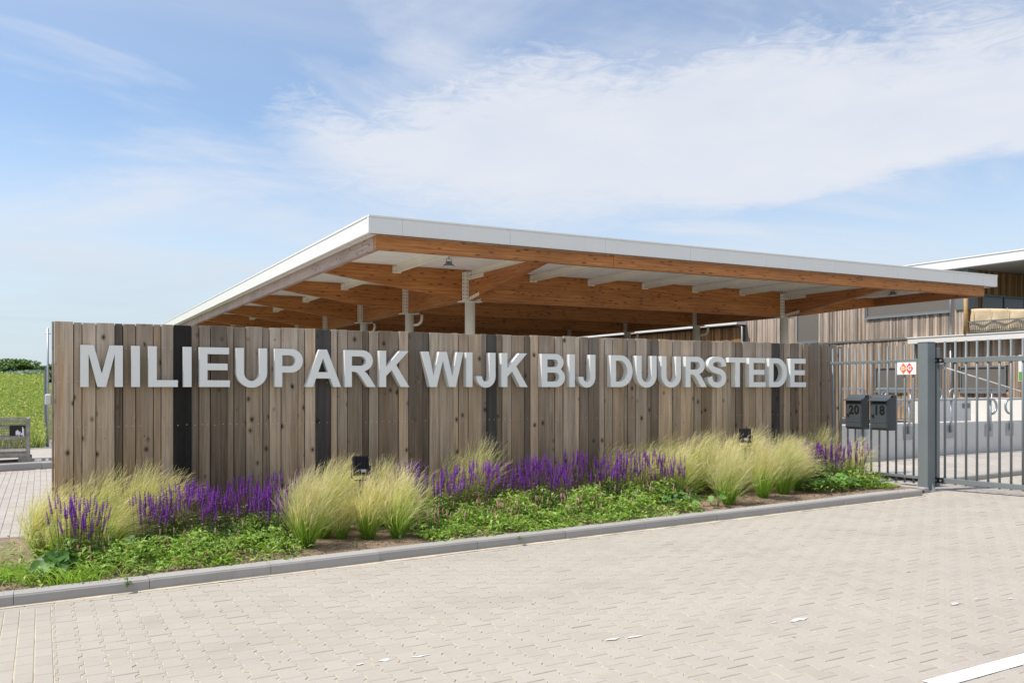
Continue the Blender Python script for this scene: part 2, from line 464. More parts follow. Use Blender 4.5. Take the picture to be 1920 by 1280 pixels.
ORANGE = plain('sign_orange', (.86, .20, .015), .4, 0, .02, 2)
REDO = plain('sign_red', (.82, .085, .065), .4, 0, .02, 2)
GREEN = plain('sign_green', (.10, .32, .045), .4, 0, .02, 2)
SOFFIT = plain('pale_soffit', (.60, .575, .53), .6, 0, .04, 1)
FIELD = plain('meadow_ground', (.17, .20, .05), .95, 0, .35, .35, 0)
SILV = plain('dull_silver_label', (.30, .30, .28), .6, 0, .05, 20)
BOXG = plain('pale_grey_plastic', (.66, .65, .64), .5, 0, .03, 5)
ASPH = plain('asphalt', (.10, .10, .10), .9, 0, .15, 20)

# ------------------------------------------------------------------ ground, paving, kerbs
def sheet(name, x0, x1, y0, y1, dz, m, parent=None, nx=1, ny=1):
    xs = sorted(set([x0, x1] + [k for k in (-8, 16) if x0 < k < x1])); ys = sorted(set([y0, y1] + [k for k in (-6, 10.4) if y0 < k < y1]))
    mb = MB(); 
    for i in range(len(xs) - 1):
        for j in range(len(ys) - 1):
            mb.poly([(a, b, gz(a, b) + dz) for a, b in ((xs[i], ys[j]), (xs[i + 1], ys[j]), (xs[i + 1], ys[j + 1]), (xs[i], ys[j + 1]))])
    return mb.build(name, m, parent)


tag(sheet('ground', -1500, 1500, -300, 2200, -.10, FIELD), kind='structure')
tag(sheet('yard_paving', -3.2, 60, -14, 75, -.03, YARD), kind='structure')
tag(sheet('road', -40, -3.2, -14, 24, -.04, YARD), kind='structure')
fore = tag(sheet('forecourt_paving', -1.8, 15.5, 1.2, 7.93, -.0042, SAND), kind='structure')
fore2 = tag(sheet('gateway_paving', 10.72, 15.5, 7.94, 8.7, -.007, SAND), kind='structure')

PX, PY = .139, .2
def paver_mesh(g=.0023, depth=.012):
    L, a, w = PY / 2 - g, .0125, PX / 2 - g
    pts = [(w + a, -L), (w + a, -L + .034), (w - a, -L + .062), (w - a, L - .062), (w + a, L - .034), (w + a, L)]
    pts = pts + [(-x, y) for x, y in pts[::-1]]
    def inset(k): return [(x * (1 - k / .07), y * (1 - k / .1)) for x, y in pts]
    return pts, inset(.0035)


P_OUT, P_IN = paver_mesh()
def add_paver(mb, cx, cy, jz, tx, ty, clip=None):
    n = len(P_OUT); i = len(mb.v)
    for ring, dz in ((P_OUT, -.012), (P_OUT, -.003), (P_IN, 0)):
        for x, y in ring:
            X, Y = cx + x, cy + y
            if clip: X = clampf(X, clip[0], clip[1]); Y = clampf(Y, clip[2], clip[3])
            mb.v.append((X, Y, gz(X, Y) + dz + jz + tx * x + ty * y))
    for r in range(2):
        for k in range(n):
            mb.f.append([i + r * n + k, i + r * n + (k + 1) % n, i + (r + 1) * n + (k + 1) % n, i + (r + 1) * n + k]); mb.sm.append(False)
    mb.f.append([i + 2 * n + k for k in range(n)]); mb.sm.append(False)


def cam_px(x, y, z):
    c, s = math.cos(R(YAW)), math.sin(R(YAW)); d = s * x + c * y
    if d < .5: return None
    return (960 + 1650 * (c * x - s * y) / d, 726 - 1650 * (z - EYE) / d, d)


stones = []
rs = random.Random(3)
for i in range(-1, 112):
    cx = .145 + i * PX
    for j in range(0, 40):
        cy = 1.3 + j * PY + (PY / 2 if i % 2 else 0)
        lim = 7.90 if cx < 10.7 else 8.72
        if cy > lim or cx > 15.4 or cy < 1.3: continue
        stones.append((cx, cy))
near = []
for (cx, cy) in stones:
    p = cam_px(cx, cy, gz(cx, cy))
    if p and -20 < p[0] < 1940 and p[1] < 1300 and cy < 7.7 and cx > .1: near.append((p[2], cx, cy))
near.sort(); singles = set((a, b) for _, a, b in near[:300])
rest = MB(); single_src = []
mbp = MB(); 
i0 = MB()
add_paver(i0, 0, 0, 0, 0, 0)
pav_me = bpy.data.meshes.new('paver')
pav_me.from_pydata([(x, y, z - gz(x, y) + .022 * x - .015 * y) for x, y, z in i0.v], [], i0.f); pav_me.materials.append(PAVE)
for (cx, cy) in stones:
    jz = rs.gauss(0, .0009); tx = rs.gauss(0, .006); ty = rs.gauss(0, .006)
    if (cx, cy) in singles:
        o = bpy.data.objects.new('paver', pav_me); COL.objects.link(o); o.parent = fore
        o.location = (cx, cy, gz(cx, cy) + jz); o.rotation_euler = (ty, -tx, rs.gauss(0, .004))
    else: add_paver(rest, cx, cy, jz, tx, ty, (.066, 15.5, 0, 7.822 if cx < 10.66 else 8.69))
# edge course laid along the kerb and the brick strips to the left
def add_brick(mb, x0, x1, y0, y1, jz=0, g=.0025):
    i = len(mb.v)
    for ins, dz in ((0, -.012), (0, -.003), (.004, 0)):
        for x, y in ((x0 + g + ins, y0 + g + ins), (x1 - g - ins, y0 + g + ins), (x1 - g - ins, y1 - g - ins), (x0 + g + ins, y1 - g - ins)):
            mb.v.append((x, y, gz(x, y) + dz + jz))
    for r in range(2):
        for k in range(4):
            mb.f.append([i + r * 4 + k, i + r * 4 + (k + 1) % 4, i + (r + 1) * 4 + (k + 1) % 4, i + (r + 1) * 4 + k]); mb.sm.append(False)
    mb.f.append([i + 8 + k for k in range(4)]); mb.sm.append(False)


x = -1.8
while x < 10.6:
    add_brick(rest, x, x + .21, 7.825, 7.93, rs.gauss(0, .001)); x += .21
rest.f  # joined remainder of the paving
tag(rest.build('far_pavers', PAVE, fore), kind='stuff')
strip_src = MB(); k = 0
for c in range(17):
    x1 = .062 - c * .105
    y = 1.25 + (.105 if c % 2 else 0) * rs.uniform(.6, 1.4)
    while y < 7.8:
        y2 = min(y + .21, 7.82)
        p = cam_px(x1 - .05, y + .1, 0)
        mb = MB(); add_brick(mb, x1 - .105, x1, y, y2, rs.gauss(0, .001))
        if p and p[0] > -25 and p[1] < 1300: mb.build('brick', PAVE, fore)
        else:
            base = len(strip_src.v); strip_src.v += mb.v; strip_src.f += [[q + base for q in f] for f in mb.f]; strip_src.sm += mb.sm
        y = y2 + (0 if y2 < 7.82 else 1)
tag(strip_src.build('side_bricks', PAVE, fore), kind='stuff')
# painted marks on the forecourt
mb = MB()
x = 4.11
while x < 11:
    x2 = x + .278
    mb.poly([(a, b, gz(a, b) + .0045) for a, b in ((x, 2.97), (x2 - .002, 2.97), (x2 - .002, 3.09), (x, 3.09))]); x = x2
mb.build('painted_line', PAINT, fore)
for (cx, cy, w, h) in ((4.49, 4.32, .12, .045), (4.32, 4.36, .05, .02), (3.2, 4.63, .07, .03), (3.34, 4.6, .10, .03), (1.81, 5.01, .06, .045), (2.02, 4.97, .09, .03), (1.66, 5.02, .04, .02), (5.72, 4.03, .10, .04), (5.95, 4.03, .05, .02), (6.15, 3.9, .05, .02)):
    mb = MB(); n = 11
    mb.poly([(cx + .8 * w * math.cos(q * 2 * math.pi / n) * rs.uniform(.35, 1.1), cy + .75 * h * math.sin(q * 2 * math.pi / n) * rs.uniform(.35, 1.1), 0) for q in range(n)])
    mb.v = [(a, b, gz(a, b) + .0045) for a, b, _ in mb.v]
    mb.build('paint_fleck', PAINTW, fore)
mb = MB()
for _ in range(90):   # dry leaf bits blown over the pavers
    X, Y = rs.uniform(.3, 11), rs.uniform(3, 7.9); a = rs.uniform(0, 6.28); l = rs.choice((.006, .008, .012, .018)); z = gz(X, Y) + .004
    mb.poly([(X - l * math.cos(a), Y - l * math.sin(a), z), (X + l * .4 * math.sin(a), Y - l * .4 * math.cos(a), z + l * .2), (X + l * math.cos(a), Y + l * math.sin(a), z + l * .3), (X - l * .4 * math.sin(a), Y + l * .4 * math.cos(a), z)])
tag(mb.build('leaf_litter', POLEW, fore), kind='stuff')

# sand drift along the kerb foot
mb = MB(); n = 150
for q in range(n):
    xa, xb = -1.8 + 12.4 * q / n, -1.8 + 12.4 * (q + 1) / n
    wa = .028 + .075 * abs(noise.noise((xa * 1.7, 0, 3))) + .02 * noise.noise((xa * 9, 1, 0)); wb = .028 + .075 * abs(noise.noise((xb * 1.7, 0, 3))) + .02 * noise.noise((xb * 9, 1, 0))
    mb.poly([(xa, 7.956 - wa, gz(xa, 7.9) + .0015), (xb, 7.956 - wb, gz(xb, 7.9) + .0015), (xb, 7.96, gz(xb, 7.9) + .012), (xa, 7.96, gz(xa, 7.9) + .012)], True)
mb.build('sand_drift', SAND, fore)

# kerbs
def kerb_profile(y0, h=.095, w=.205, bev=.016):
    return [(y0, -.15), (y0 + .006, h - bev), (y0 + .012, h - bev * .5), (y0 + bev, h), (y0 + w, h), (y0 + w, -.15)]


def kerb_x(name, label, xs, y0, h=.095, w=.205, gap=.004):
    mb = MB(); mb.box(xs[0], xs[-1], y0 + .03, y0 + w - .03, 0, .01)
    mb.v = [(a, b, gz(a, b) - .16 + c) for a, b, c in mb.v]
    root = tag(mb.build(name, SAND), kind='structure')
    for a, b in zip(xs[:-1], xs[1:]):
        mb = MB(); dz = rs.gauss(0, .0025); dy = rs.gauss(0, .003)
        a2, b2 = a + gap / 2, b - gap / 2
        i = len(mb.v); pr = kerb_profile(y0 + dy, h + dz, w); n = len(pr)
        for xx in (a2, b2):
            for (yy, zz) in pr: mb.v.append((xx, yy, gz(xx, yy) + zz))
        for q in range(n):
            mb.f.append([q, (q + 1) % n, n + (q + 1) % n, n + q]); mb.sm.append(False)
        mb.f.append(list(range(n))); mb.f.append(list(range(n, 2 * n))[::-1]); mb.sm += [False, False]
        fixn(mb.build('kerb_stone', KERBM, root))
    return root


kx = [-2.2, -1.2, -.2, .795, 1.805, 2.825, 3.86, 4.895, 5.936, 6.972, 8.03, 9.08, 10.14, 10.61]
kerb_x('kerb', None, kx, 7.955)
kerb_x('yard_kerb', None, [12.25 + k * 1.0 for k in range(12)], 8.72, .075, .16)
kerb_x('path_kerb', None, [-6 + k * 1.0 for k in range(8)], 21.5, .14, .16)
kerb_x('field_kerb', None, [-9 + k * 1.0 for k in range(13)], 27.0, .12, .15)
# return kerb at the end of the bed
mb = MB(); mb.box(0, 1, 0, 1, 0, .01); mb.v = [(10.9 + .1 * a, 8.3 + 2 * b, gz(11, 9) - .2 + c) for a, b, c in mb.v]
root = tag(mb.build('bed_return_kerb', SAND), kind='structure')
for k in range(2):
    mb = MB().box(10.93, 11.03, 8.172 + k * 1.02, 8.172 + k * 1.02 + 1.0, gz(11, 9) - .15, gz(11, 8.2 + k) + .07, .01)
    mb.build('kerb_stone', KERBM, root)
raised = tag(sheet('raised_pavement', 12.25, 40, 8.883, 11.3, .07, YARD), kind='structure')

# the brick path beside the wall end
path = tag(sheet('brick_path', -3.2, .3, 11.3, 21.48, -.007, SANDG), kind='structure')
mb = MB()
for c in range(30):
    x1 = .29 - c * .105
    if x1 < -2.6: break
    y = 11.3 + (.105 if c % 2 else 0) + rs.uniform(-.01, .01)
    while y < 21.27:
        add_brick(mb, x1 - .105, x1, y, y + .21, rs.gauss(0, .001), .003); y += .21
tag(mb.build('path_bricks', PATHB, path), kind='stuff')
tag(sheet('back_pavement', -8, 1, 21.66, 27, .10, PATHB), kind='structure')

# planting bed soil
def soil_z(x, y):
    return gz(x, y) + .05 + .055 * clampf((y - 8.16) / 1.4, 0, 1) + .022 * noise.noise((x * 2.3, y * 2.3, 1)) + .012 * noise.noise((x * 9, y * 9, 4)) + .006 * noise.noise((x * 26, y * 26, 8))


mb = MB(); sx, sy = -2.4, 8.155; nx, ny = 330, 66
wx, wy = (10.93 - sx) / nx, (11.3 - sy) / ny
for j in range(ny + 1):
    for i in range(nx + 1):
        X, Y = sx + i * wx, sy + j * wy; mb.v.append((X, Y, soil_z(X, Y)))
for j in range(ny):
    for i in range(nx):
        if sx + i * wx > .3 and sy + j * wy > 10.5: continue
        a = j * (nx + 1) + i; mb.f.append([a, a + 1, a + nx + 2, a + nx + 1]); mb.sm.append(True)
bed = tag(mb.build('planting_bed', SOILM), kind='structure')
mb = MB()   # clods and pebbles lying on the soil, some spilled on the kerb
for _ in range(3300):
    X, Y = rs.uniform(-2.2, 10.8), 8.18 + abs(rs.gauss(0, .5))
    if Y > 10.3: continue
    r = rs.choice((.004, .006, .008, .012, .016)); z = soil_z(X, Y) + r * .3
    if rs.random() < .22: Y = 8.16 - abs(rs.gauss(0, .05)); r = rs.choice((.003, .004, .006)); z = gz(X, Y) + .096
    if Y < 7.99: continue
    ring = []
    q = [Vector((rs.uniform(.6, 1), 0, 0)), Vector((0, rs.uniform(.6, 1), 0)), Vector((-rs.uniform(.6, 1), 0, 0)), Vector((0, -rs.uniform(.6, 1), 0)), Vector((0, 0, rs.uniform(.5, .9))), Vector((0, 0, -.6))]
    ro = Matrix.Rotation(rs.uniform(0, 6), 3, 'Z') @ Matrix.Rotation(rs.uniform(0, 1), 3, 'X')
    i = len(mb.v); mb.v += [tuple(Vector((X, Y, z)) + ro @ k * r) for k in q]
    for f in ((0, 1, 4), (1, 2, 4), (2, 3, 4), (3, 0, 4), (1, 0, 5), (2, 1, 5), (3, 2, 5), (0, 3, 5)): mb.f.append([i + k for k in f]); mb.sm.append(False)
tag(mb.build('soil_crumbs', SOILM, bed), kind='stuff')

# ------------------------------------------------------------------ the timber wall
YW = 10.37; WT = 2.29; WX0, WX1 = .11, 11.31; WROT = R(-1.6)
wall = thing('timber_wall', 'long weathered wooden plank wall carrying the grey sign letters', 'wall', (WX0, YW, gz(5, 10.4)))
BL = [(1.282, 1.468), (2.861, 3.046), (5.10, 5.236), (9.94, 10.115)]
segs = []; xx = WX0
for (a, b) in BL: segs.append((xx, a)); xx = b
segs.append((xx, WX1))
planks = []; pat = [(.187, 0), (.081, 1), (.128, 2)]; kind0 = 0
rp = random.Random(11)
for si, (a, b) in enumerate(segs):
    ws = []; k = kind0
    while sum(w for w, _ in ws) < (b - a) - .04:
        w, q = pat[k % 3]; ws.append((w * rp.uniform(.94, 1.06), q)); k += 1
    sc = (b - a) / sum(w for w, _ in ws); x = a
    for w, q in ws: planks.append((x, x + w * sc, q, False)); x += w * sc
    if si < len(BL): planks.append((BL[si][0], BL[si][1], 0, True)); kind0 = 1
holes = MB()
for (a, b, q, blk) in planks:
    pr = {0: 0.0, 1: .017, 2: .006}[q] + rp.uniform(-.003, .003)
    if rp.random() < .25: pr += rp.choice((-.008, .008))
    if blk: pr = .012
    top = WT + rp.uniform(-.006, .004)
    mb = MB().box(a + .0035, b - .0035, YW + pr, YW + pr + .028, gz((a + b) / 2, 10.4) + .02, top, .0025)
    mb.build('plank', W_DARK if blk else W_PLANK, wall)
    for zz in (2.03, 1.18, .42, 1.66):
        for fx in ((.25, .75) if b - a > .1 else (.5,)):
            if rp.random() < (.9 if zz in (1.18, .42) else .55):
                X = a + (b - a) * fx; Z = zz + rp.uniform(-.008, .008)
                holes.tube([(X, YW + pr + .002, Z), (X, YW + pr - .0018, Z)], .0042, 6)
tag(holes.build('screw_heads', SCREW, wall), kind='stuff')
MB().box(WX0 + .005, WX1 - .005, YW + .0475, YW + .0495, gz(0, 10.4) + .1, 2.27).build('gap_light_blocker', NUMB, wall)  # added black sheet, stops light leaking through the plank gaps
for zz in (.35, 1.2, 2.05):
    MB().box(WX0 + .03, WX1 - .03, YW + .05, YW + .1, zz - .05, zz + .05).build('back_rail', W_PLANK, wall)
for k in range(7):
    X = WX0 + .1 + k * 1.88
    MB().box(X - .05, X + .05, YW + .1, YW + .2, gz(X, 10.4) - .2, 2.26).build('back_post', W_PLANK, wall)
MB().box(WX0 - .022, WX0 - .002, YW + .012, YW + .19, gz(0, 10.4) + .02, 2.29, .002).build('end_board', W_PLANK, wall)
wall.rotation_euler = (0, 0, WROT)   # the wall stands slightly askew to the kerb
# pale box screwed to the end of the wall
t = thing('junction_box', 'small pale grey box fixed to the open end of the plank wall', 'junction box', (.05, YW + .08, 1.42))
MB().box(.025, .086, YW + .03, YW + .15, 1.415, 1.53, .012).build('housing', BOXG, t); MB().box(.03, .08, YW + .026, YW + .0295, 1.425, 1.52, .001).build('cover', BOXG, t)

# ------------------------------------------------------------------ letters
def arc(cx, cy, rx, ry, a0, a1, n=18):
    n *= 2
    return [(cx + rx * math.cos(R(a0 + (a1 - a0) * k / n)), cy + ry * math.sin(R(a0 + (a1 - a0) * k / n))) for k in range(n + 1)]


def s_glyph():
    sp = [(1100, 1010), (1055, 1200), (930, 1320), (690, 1368), (440, 1330), (272, 1215), (242, 1070), (292, 950), (430, 868), (650, 805), (880, 740), (1040, 640), (1095, 480), (1065, 300), (930, 165), (700, 100), (450, 132), (272, 262), (196, 480)]
    P = []
    for k in range(len(sp) - 1):
        p0 = sp[max(k - 1, 0)]; p1 = sp[k]; p2 = sp[k + 1]; p3 = sp[min(k + 2, len(sp) - 1)]
        for q in range(4):
            u = q / 4
            P.append(tuple(.5 * (2 * p1[d] + (p2[d] - p0[d]) * u + (2 * p0[d] - 5 * p1[d] + 4 * p2[d] - p3[d]) * u * u + (3 * p1[d] - p0[d] - 3 * p2[d] + p3[d]) * u ** 3) for d in (0, 1)))
    P.append(sp[-1]); Lf, Rt = [], []
    for k, p in enumerate(P):
        a = P[max(k - 1, 0)]; b = P[min(k + 1, len(P) - 1)]; dx, dy = b[0] - a[0], b[1] - a[1]; l = math.hypot(dx, dy)
        h = 124 + 24 * abs(dy / l)
        if .35 < k / len(P) < .65: h = 142
        nx, ny = -dy / l * h, dx / l * h; Lf.append((p[0] + nx, p[1] + ny)); Rt.append((p[0] - nx, p[1] - ny))
    return [Lf + Rt[::-1]]


GL = {
    'I': (569, [[(140, 0), (436, 0), (436, 1466), (140, 1466)]]),
    'L': (1251, [[(157, 0), (1194, 0), (1194, 247), (453, 247), (453, 1466), (157, 1466)]]),
    'E': (1366, [[(149, 0), (1274, 0), (1274, 247), (445, 247), (445, 622), (1190, 622), (1190, 869), (445, 869), (445, 1218), (1246, 1218), (1246, 1466), (149, 1466)]]),
    'T': (1251, [[(480, 0), (776, 0), (776, 1218), (1211, 1218), (1211, 1466), (46, 1466), (46, 1218), (480, 1218)]]),
    'M': (1706, [[(145, 0), (420, 0), (420, 1154), (710, 0), (995, 0), (1286, 1154), (1286, 0), (1561, 0), (1561, 1466), (1117, 1466), (854, 466), (588, 1466), (145, 1466)]]),
    'A': (1479, [[(0, 0), (314, 0), (435, 333), (1021, 333), (1149, 0), (1471, 0), (884, 1466), (571, 1466)], [(526, 580), (926, 580), (724, 1124)]]),
    'K': (1479, [[(150, 0), (446, 0), (446, 442), (686, 687), (1089, 0), (1472, 0), (890, 895), (1442, 1466), (1044, 1466), (446, 815), (446, 1466), (150, 1466)]]),
    'W': (1933, [[(357, 0), (678, 0), (969, 1096), (1261, 0), (1575, 0), (1931, 1466), (1633, 1466), (1408, 442), (1151, 1466), (799, 1466), (531, 459), (310, 1466), (7, 1466)]]),
    'U': (1479, [[(146, 1466), (442, 1466)] + arc(740, 560, 298, 335, 180, 360) + [(1038, 1466), (1334, 1466)] + arc(740, 560, 594, 585, 0, -180, 26)]),
    'J': (1139, [[(699, 1466), (995, 1466)] + arc(525, 470, 470, 495, 0, -180, 24) + arc(517, 455, 182, 230, 180, 360, 14)]),
    'P': (1366, [[(149, 0), (445, 0), (445, 553), (760, 553)] + arc(790, 1010, 475, 456, -90, 90, 22) + [(149, 1466)], [(445, 801), (445, 1218)] + arc(760, 1010, 205, 208, 90, -90, 16)]),
    'R': (1479, [[(150, 0), (446, 0), (446, 612), (560, 612), (690, 560), (800, 440), (1112, 0), (1466, 0), (1250, 330), (1110, 520), (985, 625)] + arc(880, 1048, 460, 418, -62, 90, 20) + [(150, 1466)], [(446, 846), (446, 1218)] + arc(840, 1032, 205, 186, 90, -90, 16)]),
    'B': (1479, [[(150, 0)] + arc(890, 425, 490, 425, -90, 62, 18) + [(1150, 790)] + arc(880, 1095, 425, 371, -42, 90, 16) + [(150, 1466)], [(446, 885), (446, 1222)] + arc(830, 1053, 180, 169, 90, -90, 14), [(446, 244), (446, 641)] + arc(870, 442, 205, 199, 90, -90, 14)]),
    'D': (1479, [[(148, 0)] + arc(690, 733, 705, 733, -90, 90, 30) + [(148, 1466)], [(444, 247), (444, 1218)] + arc(640, 733, 448, 485, 90, -90, 24)]),
    'S': (1366, s_glyph()),
}


def outline_mesh(name, contours, depth, curve_bevel=0):
    cu = bpy.data.curves.new(name, 'CURVE'); cu.dimensions = '2D'; cu.fill_mode = 'BOTH'; cu.extrude = depth / 2
    for c in contours:
        sp = cu.splines.new('POLY'); sp.points.add(len(c) - 1); sp.use_cyclic_u = True
        for q, (a, b) in zip(sp.points, c): q.co = (a, b, 0, 1)
    o = bpy.data.objects.new(name, cu); COL.objects.link(o)
    bpy.context.view_layer.update()
    me = bpy.data.meshes.new_from_object(o.evaluated_get(bpy.context.evaluated_depsgraph_get()))
    bpy.data.objects.remove(o); bpy.data.curves.remove(cu)
    return me


SCZ = .441 / 1466; SCX = .000289; LD = .10
gm = {}
for ch, (adv, cs) in GL.items():
    me = outline_mesh('letter', [[(a * SCX, b * SCZ) for a, b in c] for c in cs], LD)
    me.transform(Matrix.Rotation(R(90), 4, 'X')); me.materials.append(LETTER)
    for p in me.polygons: p.use_smooth = False
    gm[ch] = me
words = ['MILIEUPARK', 'WIJK', 'BIJ', 'DUURSTEDE']; x = .355 - 145 * SCX
letter_spans = []
for w in words:
    for i, ch in enumerate(w):
        o = bpy.data.objects.new('letter', gm[ch]); COL.objects.link(o)
        dx_ = x - WX0; off_ = .004 + LD / 2
        o.location = (WX0 + dx_ * math.cos(WROT) + off_ * math.sin(WROT), YW + dx_ * math.sin(WROT) - off_ * math.cos(WROT), 1.605); o.rotation_euler = (0, 0, WROT)
        n = w.count(ch); which = ''
        if n > 1: which = ['first ', 'second '][w[:i].count(ch)]
        if n == 1: lab = 'grey raised capital %s in the word %s on the plank wall' % (ch, w)
        else: lab = 'grey raised capital %s, the %s%s of the word %s' % (ch, which, ch, w)
        tag(o, lab, 'letter', 'raised letters on the plank wall')
        letter_spans.append((x + GL[ch][0] * SCX / 2, ch, w, which))
        x += GL[ch][0] * SCX
    x += 569 * SCX

# ------------------------------------------------------------------ the big canopy
CX0, CX1, CY0, CY1 = 6.62, 29.85, 19.4, 64.2
CXC = (11.5, 24.5); ROWS = [24.26 + 5 * k for k in range(8)]
ZT, ZF, ZD, ZB, ZL = 5.57, 5.16, 5.15, 4.82, 4.22
can = thing('canopy', 'large flat canopy roof with white trim and stained timber beams', 'canopy', (18, 24, gz(18, 24)))
tag(sheet('unseen_dark_floor', 7.2, 29.4, 26, 63.5, -.012, ASPH), kind='structure')  # unseen dark floor, added to cut light bouncing up under the canopy
# ribbed deck
mb = MB(); y = CY0 + .16; k = 0
prof = []
while y < CY1 - .2:
    prof += [(y, ZD), (y + .19, ZD), (y + .2, ZD + .045), (y + .24, ZD + .045)]; y += .25
for a, b in zip(prof[:-1], prof[1:]):
    mb.poly([(CX0 + .1, a[0], a[1]), (CX0 + .1, b[0], b[1]), (CX1 - .1, b[0], b[1]), (CX1 - .1, a[0], a[1])])
mb.build('roof_deck', DECK, can)
MB().box(CX0 + .1, CX1 - .1, CY0 + .1, CY1 - .1, ZD + .05, ZT - .06).build('roof_slab', WHITE_PANEL, can)
# white trim panels, each with its lip
def trim(x0, x1, y0, y1, nx, ny):
    mb = MB().box(x0, x1, y0, y1, ZF, ZT - .05, .003)
    o = mb.build('trim_panel', WHITE_PANEL, can)
    MB().box(x0 - (.018 if nx < 0 else 0), x1 + (.018 if nx > 0 else 0), y0 - (.018 if ny < 0 else 0), y1 + (.018 if ny > 0 else 0), ZT - .047, ZT, .003).build('drip_edge', WHITE_PANEL, o)


g = .004
xs = [CX0, 7.45] + [7.45 + 2.86 * k for k in range(1, 8)] + [29.05, CX1]
xs = sorted(xs)
for a, b in zip(xs[:-1], xs[1:]): trim(a + (0 if a == CX0 else g / 2), b - (0 if b == CX1 else g / 2), CY0, CY0 + .1, 0, -1)
y = CY0 + .1
while y < CY1 - .2:
    y2 = min(y + 2.98, CY1 - .1)
    trim(CX0, CX0 + .1, y + g, y2, -1, 0); trim(CX1 - .1, CX1, y + g, y2, 1, 0); y = y2
trim(CX0, CX1, CY1 - .1, CY1, 0, 1)
# timber rim beams
fx = [6.86, 13.56, 23.0, 29.42]
for a, b in zip(fx[:-1], fx[1:]): MB().box(a + .005, b - .005, CY0 + .2, CY0 + .36, ZB, ZD - .003, .004).build('rim_beam', T_X, can)
y = CY0 + .363
while y < CY1 - 1:
    y2 = min(y + 9.5, CY1 - .3)
    MB().box(6.858, 7.0, y + .004, y2 - .004, ZB, ZD - .003, .004).build('rim_beam', T_PALE, can)
    MB().box(29.28, 29.42, y + .004, y2 - .004, ZB, ZD - .003, .004).build('rim_beam', T_Y, can); y = y2
MB().box(6.862, 6.998, CY0 + .205, CY0 + .355, ZB - .001, ZB).build('rim_corner_plate', T_X, can)
# main beams
bolt = MB()
def beam_x(x0, z0, x1, z1, y, w=.2, top=None):
    top = top or ZD - .004
    MB().prism([(x0, y - w / 2, z0), (x1, y - w / 2, z1), (x1, y - w / 2, top), (x0, y - w / 2, top)], (0, w, 0)).build('cross_beam', T_X, can)


def beam_y(y0, z0, y1, z1, x, w=.2, top=None):
    top = top or ZD - .004
    MB().prism([(x - w / 2, y0, z0), (x - w / 2, y0, top), (x - w / 2, y1, top), (x - w / 2, y1, z1)], (w, 0, 0)).build('long_beam', T_Y, can)


for ri, y in enumerate(ROWS):
    beam_x(7.003, ZB - .004, CXC[0] - .17, ZL, y); beam_x(CXC[0] + .17, ZL, CXC[1] - .17, ZL, y); beam_x(CXC[1] + .17, ZL, 29.277, ZB - .004, y)
    for X in CXC:
        gzc = gz(X, y)
        col = MB().tube([(X, y, gzc - .2), (X, y, ZL - .035)], .155, 24).build('column', CREAM, can)
        MB().box(X - .34, X + .34, y - .18, y + .18, ZL - .034, ZL - .004, .004).build('head_plate', CREAM, col)
        # cross-shaped steel connector between the beams
        cmb = MB().box(X - .165, X + .165, y - .11, y + .11, ZL - .003, ZD - .03, .006).box(X - .31, X + .31, y - .13, y - .1105, ZL - .002, ZD - .06, .003).box(X - .31, X + .31, y + .1105, y + .13, ZL - .002, ZD - .06, .003)
        cn = cmb.build('beam_connector', CREAM, col)
        bm_ = MB()
        for zz in range(8):
            Z = ZL + .07 + zz * .112
            for dx in (-.27, -.15, .15, .27):
                bm_.tube([(X + dx, y - .128, Z), (X + dx, y - .137, Z)], .0165, 6); 
        tag(bm_.build('bolts', BLACK, cn), kind='stuff')
        if ri > 0:
            MB().tube([(X + .12, y - .1, ZL - .42), (X + .24, y - .22, ZL - .40), (X + .31, y - .29, ZL - .33), (X + .34, y - .32, ZL - .22), (X + .34, y - .32, ZL - .05)], .05, 10).build('rain_pipe', CREAM, col)
        # long beams along Y
        if ri == 0:
            beam_y(CY0 + .365, ZB + .0, y - .137, ZL, X, .2, ZD - .20)
            for s0, z0, z1, nb in ((ZD - .27, -.20, 0, 9),):
                pass
            pl = MB().prism([(X - .106, y - .137, ZD - .30), (X - .106, y - .137, ZD - .205), (X - .106, y - 1.15, ZD - .205), (X - .106, y - 1.15, ZD - .30)], (.005, 0, 0)).build('upper_strap', CREAM, cn)
            sl_ = (ZB - ZL) / (y - .137 - CY0 - .365)
            MB().prism([(X - .106, y - .137, ZL + .01), (X - .106, y - .137, ZL + .1), (X - .106, y - .85, ZL + .1 + sl_ * .7), (X - .106, y - .85, ZL + .01 + sl_ * .7)], (.005, 0, 0)).build('lower_strap', CREAM, cn)
            b2 = MB()
            for q in range(9): b2.tube([(X - .105, y - .22 - q * .11, ZD - .252), (X - .112, y - .22 - q * .11, ZD - .252)], .016, 6)
            for q in range(6): b2.tube([(X - .105, y - .22 - q * .11, ZL + .055 + sl_ * (.09 + q * .11)), (X - .112, y - .22 - q * .11, ZL + .055 + sl_ * (.09 + q * .11))], .016, 6)
            tag(b2.build('strap_bolts', BLACK, cn), kind='stuff')
        else:
            beam_y(ROWS[ri - 1] + .14, ZL, y - .14, ZL, X)
# cream steel purlins with end cleats
def purlin(x, y0, y1, zt=ZD - .004, h=.21, cleat=True):
    o = MB().box(x - .006, x + .006, y0, y1, zt - h + .012, zt - .012).box(x - .06, x + .06, y0, y1, zt - .012, zt).box(x - .06, x + .06, y0, y1, zt - h, zt - h + .012).build('purlin', CREAM, can)
    if cleat:
        MB().box(x - .13, x + .13, y1 + .001, y1 + .012, zt - h - .02, zt - .02).build('cleat', CREAM, o)
        b = MB()
        for dx in (-.1, .1):
            for dz in (.06, .17): b.tube([(x + dx, y1 + .002, zt - dz), (x + dx, y1 - .006, zt - dz)], .014, 6)
        tag(b.build('cleat_bolts', BLACK, o), kind='stuff')


